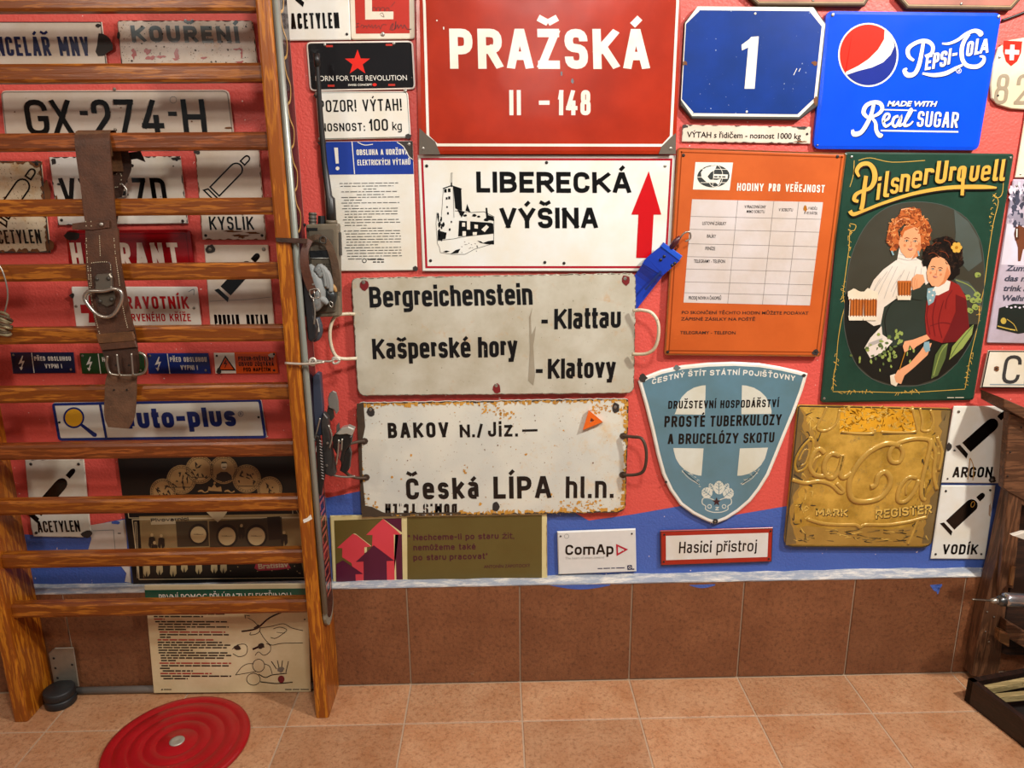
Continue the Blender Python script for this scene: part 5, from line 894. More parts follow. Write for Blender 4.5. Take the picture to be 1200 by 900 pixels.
# lettering
for mat, d_, kk in ((pal['brn'], 1.1, 13), (pal['gold'], 0, 14)):
    ww = 1.2 if kk == 13 else 0
    for P in ([(1007, 207, 3), (1004, 200, 4.5), (1009, 193, 5), (1018, 192, 5), (1024, 199, 6), (1025, 210, 6), (1020, 220, 4.5), (1010, 224, 4), (1003, 228, 4.5), (1001, 234, 4.5), (1006, 236, 3.5)], [(1015, 206, 4.5), (1013, 220, 5), (1011, 238, 5), (1009, 246, 5)], [(996, 247, 5), (1000, 251, 4.5), (1012, 247, 3.5), (1035, 238, 3.5), (1070, 227, 4), (1110, 220, 4.5), (1150, 219, 5), (1168, 220, 2)]): s.brush([(x+d_, y+d_, w_+ww) for x, y, w_ in P], mat, 'script_lettering', kk)
    for ch, x0, x1, y, h, sw in (('i', 1026.5, 1030.5, 234.5, 26, 4), ('l', 1034.5, 1041.5, 231.5, 31, 4.2), ('s', 1042.5, 1052.5, 227.5, 25, 3.6), ('n', 1053.5, 1065, 225, 27, 4), ('e', 1067.5, 1079, 221, 27, 3.6), ('r', 1081.5, 1093, 218.5, 27, 4.2), ('U', 1095, 1108.5, 215.5, 27, 4.6), ('r', 1111, 1119, 214, 24, 4), ('q', 1120.5, 1131, 213, 24, 4), ('u', 1135, 1146, 213, 24, 4), ('e', 1148.5, 1159.5, 212.5, 24, 3.6), ('l', 1162.5, 1169, 212.5, 26, 4.2), ('l', 1170.5, 1177, 212.5, 26, 4.2)):
        if ch == 'q': s.text('o', x0+d_, y+d_, x1+d_, y-.6+d_, h, sw+ww, mat, 1, 'script_lettering', kk); s.line([(1129.5+d_, 195+d_), (1127.5+d_, 229+d_)], sw+ww, mat, 'script_lettering', kk)
        else: s.text(ch, x0+d_, y+d_, x1+d_, y-.8+d_, h, sw+ww, mat, .5, 'script_lettering', kk)
s.bars(1110, 1130, 466, -.01, 1, .8, pal['foam']); s.screws([(998, 184), (1184.5, 185), (966, 467)], STEEL, .0035); s.done()
# --- embossed golden cola plaque
def goldmat():
    m, t, b, P = base('gold_plaque'); n = noise(t, P, 10, 6, .7)
    col = mix(t, ramp(t, n, [(.38, (0, 0, 0, 1)), (.62, (1, 1, 1, 1))]), lin('a07c2c'), lin('cfa548')); col = mix(t, ramp(t, noise(t, P, 26, 8, .8), [(.56, (0, 0, 0, 1)), (.66, (.8, .8, .8, 1))]), col, lin('857348'))
    t.links.new(col, b.inputs['Base Color']); b.inputs['Roughness'].default_value = .24; b.inputs['Metallic'].default_value = .15; q = bump(t, b, noise(t, P, 12, 3), .004); bump(t, b, noise(t, P, 70, 2), .0004, 1, q); return m
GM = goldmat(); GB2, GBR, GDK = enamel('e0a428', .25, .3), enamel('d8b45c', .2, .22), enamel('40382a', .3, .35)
s = Sign('embossed_plaque', 'square golden embossed cola plaque with flowing raised script', 'plaque', [(935.5, 475), (1116, 479), (1092, 642), (919, 641)], GM, [3, 3, 12, 10], .010, .004, None, 3)
s.poly([(985, 477), (1070, 478.5), (1074, 506), (984, 506)], GB2, 'rough_upper_panel', 1)
R = random.Random(9); YE = s.Y
GM2 = flat('c9a04a', .24, .15, .4, 40)
def relief(P, r, mat=None, name='raised_script', sm=5, z=.0):
    Q = smooth_path([(x, y, 0) for x, y in P], sm) if sm else [Vector((x, y, 0)) for x, y in P]
    V, F = tubeg([onY(q.x, q.y, YE-z) for q in Q], r*1.7, 10); V = [Vector((v.x, YE+(v.y-YE)*.55, v.z)) for v in V]; mk(name, V, F, mat or GM2, s.o, True)
def dark(P, w_=1.2, sm=4): s.line(P, w_, GDK, 'painted_script_shade', 2, False, sm)  # dark strokes paint in the shade beside the raised script
for _ in range(150): x, y = R.uniform(986, 1070), R.uniform(478, 504); s.brush([(x, y, .4), (x+R.uniform(-4, 4), y+R.uniform(-3, 3), 1.2), (x+R.uniform(-5, 5), y+R.uniform(-4, 4), .4)], R.choice([GBR, enamel('9a6a10', .3)]), 'crinkle_print', 3, 2)
for P in ([(969, 477), (964, 488), (958, 498), (960, 504), (970, 504), (980, 496), (984, 480)], [(986, 506), (1002, 508), (1022, 508), (1026, 503)], [(1032, 506), (1052, 507), (1072, 506), (1074, 500), (1069, 478)], [(1078, 478), (1081, 494), (1080, 504), (1090, 504), (1094, 492), (1090, 480)]): relief(P, .0022)
relief([(952, 512), (940, 524), (932, 540), (934, 552), (944, 548), (950, 534), (953, 518), (948, 512)], .0022, GM); relief([(936, 540), (942, 528), (948, 528), (944, 542), (938, 546)], .0015)
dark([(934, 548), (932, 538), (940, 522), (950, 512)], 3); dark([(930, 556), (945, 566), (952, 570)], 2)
for P, r in (([(966, 531), (960, 526), (953, 532), (949, 545), (953, 555), (962, 558), (972, 556)], .0032), ([(984, 534), (974, 532), (966, 543), (967, 556), (976, 560), (984, 548), (988, 532), (984, 552), (988, 560), (998, 554)], .0034), ([(1054, 522), (1038, 520), (1018, 530), (1003, 547), (995, 566), (998, 584), (1012, 588), (1030, 584), (1041, 572), (1043, 560), (1037, 553), (1029, 558), (1026, 568), (1020, 571)], .0038), ([(1054, 522), (1058, 530), (1054, 541), (1045, 541), (1042, 532), (1048, 522), (1062, 516), (1078, 514), (1090, 518), (1086, 540), (1080, 566), (1080, 582), (1084, 586)], .0030), ([(1046, 558), (1046, 560)], .001), ([(1074, 560), (1064, 560), (1054, 572), (1052, 586), (1060, 588), (1070, 578), (1077, 562)], .0030), ([(1070, 560), (1062, 570), (1062, 580)], .0016), ([(928, 562), (944, 566), (960, 564), (974, 568), (984, 577), (988, 575), (980, 566)], .0028), ([(950, 546), (955, 538), (962, 534)], .0018),
    ([(946, 608), (962, 613), (984, 615), (1002, 615), (1008, 618), (1014, 615), (1040, 615), (1062, 612), (1074, 609), (1086, 606)], .0024), ([(1076, 608), (1070, 624), (1064, 638)], .002), ([(1090, 514), (1096, 530), (1094, 556), (1098, 574)], .0026), ([(1098, 512), (1104, 530), (1100, 552)], .002)): relief(P, r*1.25)
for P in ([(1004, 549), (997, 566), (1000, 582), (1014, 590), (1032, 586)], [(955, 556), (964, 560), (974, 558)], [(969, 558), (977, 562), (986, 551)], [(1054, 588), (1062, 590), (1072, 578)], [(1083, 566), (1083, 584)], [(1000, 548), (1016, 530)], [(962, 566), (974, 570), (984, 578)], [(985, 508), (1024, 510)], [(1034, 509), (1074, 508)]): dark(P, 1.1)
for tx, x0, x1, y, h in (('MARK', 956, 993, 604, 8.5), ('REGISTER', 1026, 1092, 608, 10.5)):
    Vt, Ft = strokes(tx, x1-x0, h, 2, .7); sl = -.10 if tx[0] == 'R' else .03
    s.add(([Vector((x0+v.x, y-v.y+sl*v.x)) for v in Vt], Ft), GBR, 'shaded_small_letters', 5); s.add(([Vector((x0+v.x+.8, y-v.y+sl*v.x+.8)) for v in Vt], Ft), GDK, 'shaded_small_letters', 3)  # flat letters; the dark offset copy paints their shade
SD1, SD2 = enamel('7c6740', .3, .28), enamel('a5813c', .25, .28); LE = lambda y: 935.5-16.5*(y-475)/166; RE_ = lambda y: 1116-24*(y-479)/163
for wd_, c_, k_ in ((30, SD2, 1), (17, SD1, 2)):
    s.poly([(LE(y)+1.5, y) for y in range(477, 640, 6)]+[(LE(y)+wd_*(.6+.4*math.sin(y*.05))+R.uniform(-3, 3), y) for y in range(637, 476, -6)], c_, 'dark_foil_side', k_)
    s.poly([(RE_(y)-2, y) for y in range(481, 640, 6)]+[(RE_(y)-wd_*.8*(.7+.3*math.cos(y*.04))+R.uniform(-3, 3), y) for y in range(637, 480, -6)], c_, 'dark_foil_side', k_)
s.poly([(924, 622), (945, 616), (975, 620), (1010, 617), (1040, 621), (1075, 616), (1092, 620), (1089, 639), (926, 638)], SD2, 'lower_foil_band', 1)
for _ in range(46):
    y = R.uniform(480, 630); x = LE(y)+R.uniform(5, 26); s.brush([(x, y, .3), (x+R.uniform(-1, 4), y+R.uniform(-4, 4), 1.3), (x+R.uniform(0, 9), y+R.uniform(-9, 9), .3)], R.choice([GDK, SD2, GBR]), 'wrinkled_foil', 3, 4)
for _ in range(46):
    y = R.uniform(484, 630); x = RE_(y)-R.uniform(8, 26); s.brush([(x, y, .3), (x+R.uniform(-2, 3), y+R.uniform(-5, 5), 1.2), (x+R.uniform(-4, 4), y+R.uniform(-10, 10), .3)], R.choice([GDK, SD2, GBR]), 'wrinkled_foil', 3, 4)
for _ in range(50): x, y = R.uniform(935, 1078), R.uniform(620, 634); s.brush([(x, y, .3), (x+R.uniform(-6, 6), y+R.uniform(-2, 2), 1.0), (x+R.uniform(-12, 12), y+R.uniform(-3, 3), .3)], R.choice([GDK, GBR, SD1]), 'wrinkled_foil', 3, 4)
s.frame(0, 1.5, GDK, 'edge'); s.done()
s = Sign('enamel_sign', 'white ARGON gas sign, the upper of two, partly behind the wooden rack', 'sign', [(1118, 476), (1180, 476), (1171, 566.5), (1103, 566)], WH, .5)
cylinder_icon(s, 1126, 530, 1180, 482, 14.5, K); s.text('ARGON', 1116, 559.5, 1162, 559.5, 12.5, 2.4, K, .8); s.blob(1112, 524, 3, 5, CHIP); s.blob(1118.5, 528, 1.6, 1, CHIP); s.line([(1134, 562), (1136, 545), (1137, 537), (1141, 548), (1140, 563)], .9, enamel('b88a3a', .2), 'scribble', 3, False, 3)
s.blob(1163, 562, 4, 4, CHIP, k=2); s.screws([(1123.5, 482.5), (1163, 562.5)], SCREW, .004); s.screws([(1110.5, 561)], SCREWD, .0025); s.done()
s = Sign('enamel_sign', 'white VODÍK gas sign directly under the argon sign', 'sign', [(1103.5, 569), (1167, 569), (1154.5, 655.5), (1091, 655)], WH, .5)
cylinder_icon(s, 1108, 620.5, 1154, 578, 14.5, K); s.text('VODÍK', 1104, 649.5, 1145, 649.8, 12, 2.3, K, .9); s.screws([(1108.5, 575.5), (1160.5, 574.5), (1096.5, 649.5), (1150, 649.5)], SCREWD, .0032); s.line(ell(1140, 591, 2, 3.5, 10, rot=20), .8, enamel('b88a3a', .2), 'scribble', 3, True); s.blob(1160, 597, 1.6, 8, enamel('b0947c', .3), 'rust_stain', 2, .5); s.done()
CRW = enamel('ddd2ba', .15)
s = Sign('enamel_sign', 'round-ended cream plate with small Swiss shield and embossed 82', 'sign', [(1232, 43), (1200, 44), (1183, 47), (1170, 56), (1164, 75), (1161, 100), (1162, 115), (1170, 123), (1185, 127.5), (1200, 128.5), (1240, 128)], CRW, 0, .005, .004)
s.poly([(1176, 47.5), (1198, 48.5), (1196.5, 62), (1192, 72), (1185, 77.5), (1179, 72), (1175.5, 60)], enamel('c22a1e', .05), 'shield_emblem', 2); s.poly([(1184, 52.5), (1189, 52.5), (1188.7, 58.5), (1194.5, 58.8), (1194.2, 64), (1188.4, 63.8), (1188, 70.5), (1183, 70.4), (1183.3, 63.5), (1177.8, 63.2), (1178, 58), (1183.7, 58.2)], WH, 'shield_emblem', 3)
GD = enamel('9b9180', .15)
s.text('82', 1164, 122, 1204, 122.5, 36, 4.2, GD, 2); s.screws([(1169.5, 112)], SCREWD, .0025); s.screws([(1171.5, 67)], STEEL, .003); s.done()
CORR = flat('5f4a34', .6, .3, .5, 90)
for lab, P in (('rusty chamfered metal plaque edge above the blue house number plate', [(872, -60), (872, -8), (888, 6.5), (1014, 7), (1022, -6), (1022, -60)]), ('rusty chamfered metal plaque edge above the blue cola sign', [(1050, -60), (1051, -4), (1063, 10), (1186, 11.5), (1199, -3), (1200, -60)])):
    s = Sign('rusty_plaque', lab, 'plaque', P, CORR, 0, .014, .002, 'rusty plaques along the top', 1.5); s.frame(3.5, 4.6, enamel('b99a6a', .5, .4), 'rim_line'); s.poly(inset(s.out, 5), enamel('a8604c', .4, .5), 'faded_face', 1); s.screws([((P[2][0]+P[3][0])/2+2, P[3][1]-7)], STEEL, .003); s.done()
s = Sign('enamel_sign', 'cream sign cut by the right edge below the Swiss plate', 'sign', [(1203, 128), (1320, 128), (1320, 209), (1190, 208)], enamel('e0d4c0', .1), 0); s.screws([(1196, 204)], STEEL, .002); s.done()
WNT = enamel('b9afc0', .25, .4)
s = Sign('tin_poster', 'winter beer poster with a brown horse and dark crate at the right edge', 'poster', [(1188, 210), (1330, 211), (1330, 405), (1157, 402)], WNT, 2, .004, .004)
R = random.Random(21); TR, SN = enamel('3e4152', .2, .4), enamel('cfc8d6', .12, .4)
s.poly([(1180, 262), (1212, 268), (1210, 312), (1173, 310)], SN, 'snow', 1)
for _ in range(60): x, y = R.uniform(1184, 1212), R.uniform(216, 262); s.poly(ragged(ell(x, y, R.uniform(1, 4), R.uniform(2, 6), 6), 1, 2, R), R.choice([TR, SN, TR, enamel('8d8898', .2, .4)]), 'fir_trees', 2)
HB = enamel('6a3a22', .2, .4); s.poly([(1190, 268), (1194, 264), (1199, 266), (1206, 270), (1212, 272), (1212, 290), (1199, 292), (1196, 306), (1193, 306), (1193, 290), (1190, 280)], HB, 'horse', 3); s.poly([(1188.5, 274), (1190.5, 265), (1194, 267), (1194, 280), (1190, 282)], enamel('4c2616', .2, .4), 'horse', 4); s.poly([(1191, 268), (1192.4, 268), (1192.2, 278), (1191, 278)], WH, 'horse', 5)
for y, t_ in ((317.5, 'Zum Fest'), (329.5, 'das merk'), (341, 'trink Stern'), (352.5, 'Weihnacht')): x0 = 1178.5-(y-317)*.12; s.ftext(t_, x0, y, x0+46, y+.8, 7, TR, .03, .15)
CT = enamel('1e2622', .1, .3); s.poly([(1171, 361), (1188, 356), (1214, 357), (1214, 388), (1193, 391), (1168, 385)], CT, 'crate', 3); s.poly(ell(1176, 376, 3.4, 3.8, 12), enamel('b9a24a', .1), 'crate', 4); s.line([(1169, 382), (1180, 385), (1190, 387)], 1.4, enamel('b9a24a', .1), 'crate', 4, False, 3); s.line([(1180, 374), (1188, 380), (1192, 388)], .8, enamel('b9a24a', .1), 'crate', 4, False, 3)
for i in range(7): s.poly(ell(1180+i*5, 359.5+(i % 2), 1.6, 1.2, 6), SN, 'crate', 5)
s.screws([(1191.5, 218)], STEEL, .003); s.done()
s = Sign('license_plate', 'white plate with large black C at the right edge', 'plate', [(1159, 411), (1320, 412), (1318, 456), (1150, 454.5)], enamel('dcd6c4', .1), 1, .006, .008)
s.frame(0, 1.3, K); s.text('C', 1173, 449.5, 1193.5, 450, 34, 4, enamel('3a3a3a', .1), 1); s.text('I', 1200, 450, 1204, 450, 33, 4, enamel('3a3a3a', .1)); s.blob(1167.5, 432, 3.4, 3.4, RUST); s.screws([(1167.5, 432)], SCREWD, .003); s.line([(1160, 450.5), (1220, 451)], 1.2, enamel('8fa0a6', .2), 'lower_edge_line', 2); s.done()  # thin grey-blue line along the plate's lower edge
tag(mk('cable', *tubeg(smooth_path([onY(1174, 24, W-.006), onY(1187, 19.5, W-.006), onY(1215, 8, W-.006), onY(1300, -30, W-.006)], 4), .0028, 8), BLK, None, True), 'black cable fixed to the red wall above the Swiss plate', 'cable')
# ================================================================== strap with buckle, lying over the orange board's edge
bs = empty('wrist_strap', onY(775, 310, .0)); BS, BSD = flat('1338a8', .35), flat('0c2460', .4)
mk('strap_keeper', *plateg([(774, 289), (778, 284), (800, 300), (796, 306)], -.008, .009, .8), flat('1f52c4', .3), bs)
for x, y in ((774.5, 304.5), (778.5, 300.5), (788, 311), (791, 308.5)): mk('buckle_pin', *latheg([(.0035, 0), (.004, .003), (.0035, .006)], onY(x, y, -.006), (0, 1, 0), 10), BLK, bs, True)
mk('strap_fastener', *tubeg([onY(786, 291, -.004), onY(792, 283, -.008), onY(797, 277, -.010)], [.006, .0075, .004], 10), flat('4a1c24', .35), bs, True)
mk('strap_hook', *tubeg(smooth_path([onY(797, 279, -.008), onY(802, 273, -.012), onY(808, 272, -.012), onY(809, 279, -.010), onY(803, 283, -.008)], 4), .0022, 8), STEEL, bs, True)
mk('strap_marking', [onY(x, y, -.0046) for x, y in ((755, 339), (774, 317), (775.5, 318.5), (757, 340.5))], [(0, 1, 2, 3)], BSD, bs)
tag(bs, 'bright blue strap hanging between the arrow sign and the orange board', 'strap')
# ================================================================== wall bars
YR = -.085
lad = empty('wall_bars', (-.6, -.07, 0)); tag(lad, 'varnished pine gymnastic wall bars standing in front of the signs', 'wall bars')
def prism(cs_b, cs_t, zb, zt):
    V = [(x, y, zb) for x, y in cs_b]+[(x, y, zt) for x, y in cs_t]; n = len(cs_b)
    return V, [(i, (i+1) % n, n+(i+1) % n, n+i) for i in range(n)]+[tuple(range(n))[::-1], tuple(range(n, 2*n))]
def stile(x0b, x1b, x0t, x1t, yf=-.13, yb=-.003, zt=2.62):
    c = .005
    cs = lambda a, b: [(a, yb), (a, yf+c), (a+c*.3, yf+c*.3), (a+c, yf), (b-c, yf), (b-c*.3, yf+c*.3), (b, yf+c), (b, yb)]
    k = lambda p, q: p+(q-p)*zt/1.70
    return prism(cs(x0b, x1b), cs(k(x0b, x0t), k(x1b, x1t)), .001, zt)
mk('stile', *stile(-.233, -.199, -.229, -.197), PINEZ, lad); mk('stile', *stile(-1.016, -.981, -1.014, -.979, -.120), PINEZ, lad)
zs = [1.846, 1.709, 1.572, 1.434, 1.297, 1.155, 1.012, .872, .731, .589, .446, .308]
zs = [1.99]+zs
def rungg(x0, x1, z, y=YR):
    h, d, c = .0185, .0145, .006
    cs = [(-d, -h+c), (-d+c*.6, -h), (d-c*.6, -h), (d, -h+c), (d, h-c), (d-c*.6, h), (-d+c*.6, h), (-d, h-c)]
    V = [(x, y+a, z+b) for x in (x0, x1) for a, b in cs]; n = 8
    return V, [(i, (i+1) % n, n+(i+1) % n, n+i) for i in range(n)]+[tuple(range(n))[::-1], tuple(range(n, 2*n))]
DPX = wood('9a5424', '6a3412', 'x', .34)
for i, z in enumerate(zs):
    mk('rung', *rungg(-.982, -.228, z), DPX if i in (4, 9) else PINEX, lad)
mk('paint_chip', [onY(x, y, -.1305) for x, y in ((355, 609), (360, 607), (364, 603), (366, 608), (361, 611), (356, 613))], [tuple(range(6))], WH, lad)
# ------------------------------------------------------------------ long enamel strip sign on the post's outer side
XS = -.19
sg = empty('post_sign', (XS, -.06, .32))
def side_slab(name, x0, x1, y0, y1, z0, z1, rad, mat, par, lean=.0):
    """upright slab facing sideways with half-round lower end"""
    P = [(y0, 2.5), (y0, z0+rad)]+[((y0+y1)/2-(y1-y0)/2*math.cos(a), z0+rad-rad*math.sin(a)) for a in [math.pi*i/10 for i in range(1, 10)]]+[(y1, z0+rad), (y1, 2.5)]
    f = lambda x, z: x+lean*(z)/1.7
    V = [(f(x0, z), y, z) for y, z in P]+[(f(x1, z), y, z) for y, z in P]; n = len(P)
    return mk(name, V, [(i, (i+1) % n, n+(i+1) % n, n+i) for i in range(n)]+[tuple(range(n))[::-1], tuple(range(n, 2*n))], mat, par)
GYE = enamel('8d938a', .1, .25)
side_slab('metal_body', -.1965, -.1895, -.118, -.030, .245, 2.5, .05, GYE, sg)
side_slab('dark_face', -.1895, -.189, -.104, -.034, .262, 2.4, .04, enamel('2b1c24', .1, .15), sg)
mk('rolled_edge', *tubeg([(-.1895, -.1185, .30), (-.1885, -.1185, .9), (-.1885, -.1185, 2.5)], .0068, 8), flat('8f958c', .3, .3), sg, True)
fx = lambda z: -.1888
def side_line(name, P, wd, mat):
    V, F = ribbon(P, wd); mk(name, [(fx(z)+.0004, y, z) for y, z in V], F, mat, sg)
GDL = enamel('c8a25a', .1, .3)
for k in range(6): z = 1.25+k*.09; side_line('gold_scroll', [(p.x, p.y) for p in smooth_path([(-.095, z+.08, 0), (-.085, z+.05, 0), (-.06, z+.03, 0), (-.07, z, 0), (-.09, z-.01, 0)], 4)], .006, GDL)
for k in range(7): z = .33+k*.045; side_line('red_character', [(-.09, z), (-.05, z), (-.05, z+.028), (-.09, z+.028), (-.09, z+.012)], .008, enamel('a85a50', .1))
for k in range(3): z = .62+k*.05; side_line('white_character', [(-.09, z), (-.07, z+.02), (-.05, z), (-.07, z+.034)], .006, WH)
tag(sg, 'long dark strip sign with grey rim beside the right wooden post', 'sign')
# ------------------------------------------------------------------ leather belt over the fourth bar
belt = empty('leather_belt', onY(120, 300, -.11)); LB, LBD, LBL = leather('5b3824'), leather('43291b'), leather('6a4526'); STT = flat('cdbfa0', .7)
def strapg(cl, Yo, th):
    """strap along a centre line given as (x px, y px, half width px, plane y)"""
    Q = smooth_path([(a, b, c) for a, b, c, d in cl], 4); YY = smooth_path([(d, 0, 0) for a, b, c, d in cl], 4); V = []
    for i, (q, yy) in enumerate(zip(Q, YY)):
        t_ = (Q[min(i+1, len(Q)-1)]-Q[max(i-1, 0)]); t_ = Vector((t_.x, t_.y)).normalized(); n_ = Vector((-t_.y, t_.x)); a = Vector((q.x, q.y))+n_*q.z; b = Vector((q.x, q.y))-n_*q.z; Y = yy.x+Yo
        A, B = onY(a.x, a.y, Y), onY(b.x, b.y, Y); V += [A, B, B+Vector((0, th, 0)), A+Vector((0, th, 0))]
    F = [(0, 1, 2, 3), tuple(len(V)-4+k for k in (3, 2, 1, 0))]
    for i in range(len(Q)-1): F += [(4*i+k, 4*i+(k+1) % 4, 4*i+4+(k+1) % 4, 4*i+4+k) for k in range(4)]
    return V, F
C1 = [(107.5, 157, 20.5, -.105), (108, 166, 20.5, -.112), (109.5, 185, 20, -.113), (113, 215, 19, -.114), (116, 245, 18.5, -.115), (118, 262, 18, -.116), (119.5, 274, 18, -.117)]
mk('main_strap', *strapg(C1, 0, .004), LB, belt)
xa, xb = onY(87.5, 162, -.108).x, onY(128.5, 162, -.108).x
mk('strap_over_bar', *join((lambda z: ([(x, y, zz) for x in (xa, xb) for y, zz in ((-.1035, z-.03), (-.1045, z+.012), (-.101, z+.021), (-.09, z+.0245), (-.078, z+.0235), (-.069, z+.015), (-.067, z-.06))], [(i, i+1, i+8, i+7) for i in range(6)]))(1.434)), LBL, belt)
C2 = [(119, 268, 19, -.117), (119.5, 290, 19.5, -.118), (122, 320, 20.5, -.118), (127, 350, 21, -.118), (132, 375, 21, -.119), (136.5, 392, 21, -.119)]
mk('padded_section', *strapg(C2, -.004, .006), LB, belt)
C3 = [(136, 388, 21.5, -.120), (140.5, 410, 20.5, -.120), (146, 430, 17, -.120), (143, 442, 18, -.118), (141, 465, 18, -.118), (139.5, 488, 17, -.118), (138.5, 501, 13, -.118)]
mk('buckle_end', *strapg(C3[:3]+[(147, 438, 14, -.118)], -.001, .004), LBD, belt); mk('tongue_end', *strapg([(147, 433, 15, -.113), (142, 446, 18, -.113), (141, 465, 18.4, -.113), (139.5, 488, 17.5, -.113), (138.5, 501.5, 12, -.113)], 0, .004), leather('6b4c36'), belt)
def px_tube(name, pts, Y, r, mat, par, closed=False, sm=4, n=8):
    P = [onY(p[0], p[1], Y+(p[2] if len(p) > 2 else 0)) for p in pts]; P = smooth_path(P, sm, closed) if sm else P
    return mk(name, *tubeg(P, r, n, closed), mat, par, True)
mk('back_strap', *strapg([(137, 178, 12, -.060), (140, 195, 13.5, -.058), (137, 215, 9, -.058), (134, 240, 6, -.06), (131, 262, 5, -.07)], 0, .004), LBD, belt)
mk('back_flap', *plateg([(146, 179), (164, 177), (170, 190), (160, 186), (147, 188)], -.052, .003, .5), flat('1a1210', .5), belt)
px_tube('metal_ring', [(142, 215), (148, 222), (147, 231), (138, 233)], -.066, .0022, STEEL, belt)
mk('cross_loop', *plateg([(84, 262), (108, 259), (127, 258.5), (127.5, 267), (108, 270), (84, 269)], -.124, .004, .6), LB, belt); mk('rivet', *latheg([(.005, 0), (.005, -.002), (.003, -.004)], onY(119, 263, -.1245), (0, 1, 0), 10), STEEL, belt, True)
mk('keeper_loop', *plateg([(112, 392), (155, 388.5), (158, 397), (157, 400), (115, 403)], -.128, .005, .8), LBL, belt); mk('keeper_loop', *plateg([(115.5, 403), (158, 399), (161, 407), (119, 411)], -.127, .004, .8), LB, belt)
def stitch(P, Y=-.1232):
    V, F = [], []; Q = smooth_path([(x, y, 0) for x, y in P], 3); acc_ = 0; pos = [Vector((q.x, q.y)) for q in Q]
    for i in range(len(pos)-1):
        a, b = pos[i], pos[i+1]; L = (b-a).length; u = (b-a)/max(L, 1e-6); v = Vector((-u.y, u.x))*.42; d = (-acc_) % 2.5
        while d+1.2 < L:
            k = len(V); q = a+u*d; e = q+u*1.3
            for z in (q+v, e+v, e-v, q-v): V.append(onY(z.x, z.y, Y))
            F.append((k, k+1, k+2, k+3)); d += 2.5
        acc_ += L
    if F: tag(mk('stitching', V, F, STT, belt), kind='stuff')
stitch([(101, 279), (102, 300), (104.5, 330), (110, 365), (117, 392)]); stitch([(133.5, 279), (135.5, 300), (139, 325), (144, 360), (150, 386)]); stitch([(107, 335), (106, 312), (108, 308), (127, 307), (129.5, 312), (130, 332)], -.1252); stitch([(116.5, 276), (117.5, 300)]); stitch([(100.5, 259), (101.5, 270)], -.1245); stitch([(106.5, 259), (107.5, 270)], -.1245); stitch([(131, 205), (142, 204), (140, 218), (131, 219)], -.0595)
mk('patch', *plateg([(106, 310), (109, 307), (127, 306.5), (130, 310), (134, 345), (137, 372), (131, 374), (118, 374), (113, 360)], -.1245, .003, .7), LBD, belt)
mk('ring_plate', *plateg([(110, 326), (113, 321.5), (128, 320.5), (131, 325), (130.5, 336), (133, 341), (110, 342), (111.5, 334)], -.131, .005, 1), flat('7c7468', .4, .7), belt); mk('ring_plate', *plateg([(113, 345), (133, 342), (135, 350), (132, 357), (125, 360), (117, 356)], -.130, .004, 1), flat('5e564a', .5, .6), belt)
for x, y, c in ((113.5, 327, 1), (127, 326.5, 1), (117, 353, 1), (130.5, 351, 1)): mk('rivet', *latheg([(.0045, 0), (.0042, -.0018), (.002, -.003)], onY(x, y, -.131), (0, 1, 0), 10), DARKST, belt, True)
px_tube('d_ring', [(110, 341), (103, 342), (99, 349), (103, 357), (112, 367), (122, 371.5), (131, 370), (138, 362), (143, 350), (141, 341), (133, 338.5), (122, 341)], -.139, .0042, flat('b3aea4', .3, .9), belt, True, 4, 10)
px_tube('buckle_frame', [(126, 417), (125, 425), (128, 436), (134, 439), (150, 440), (166, 438), (171, 433), (172, 424), (169, 416), (163, 413)], -.130, .0034, flat('9c968a', .3, .9), belt, False, 4, 10)
px_tube('buckle_prong', [(137, 415), (138, 426), (140, 440)], -.133, .0022, STEEL, belt); px_tube('buckle_prong', [(154, 414), (155, 426), (156, 440)], -.133, .0022, STEEL, belt)
for x, y in ((133.5, 457), (148.5, 457), (136, 428), (151, 428)): mk('punched_hole', *latheg([(.0022, 0), (.0020, -.0008)], onY(x, y, -.1136 if y > 440 else -.1216), (0, 1, 0), 8), BLK, belt)
mk('strap_band', *strapg([(722, 372, 13, .0205), (751, 335, 13, .0200), (763, 319, 13.5, .004), (768, 312, 14, -.002), (788, 295, 13.5, -.006)], 0, .0028), BS, bs)
tag(belt, 'wide brown leather work belt with stitched pad and D-ring, hanging over a bar', 'belt')
# ------------------------------------------------------------------ bundle and wire at the far left
bun = empty('wire_bundle', onY(2, 385, -.13)); RC_ = random.Random(2)
for i in range(9): px_tube('twig_strand', [(-16, 372+i*3), (-4+RC_.uniform(-3, 3), 366+i*3.2, -.01), (6+RC_.uniform(-3, 3), 369+i*3, -.015), (12+RC_.uniform(-3, 4), 374+i*2.2, 0)], -.12, .0032, flat(['7a6a4c', '54442e', '8e8262'][i % 3], .7, 0, .4), bun)
px_tube('hanging_wire', [(-4, 306), (3, 318), (8, 335), (9, 350), (5, 368)], -.12, .0018, STEEL, bun)
tag(bun, 'grey-brown twisted bundle on a thin wire loop at the left edge', 'bundle')
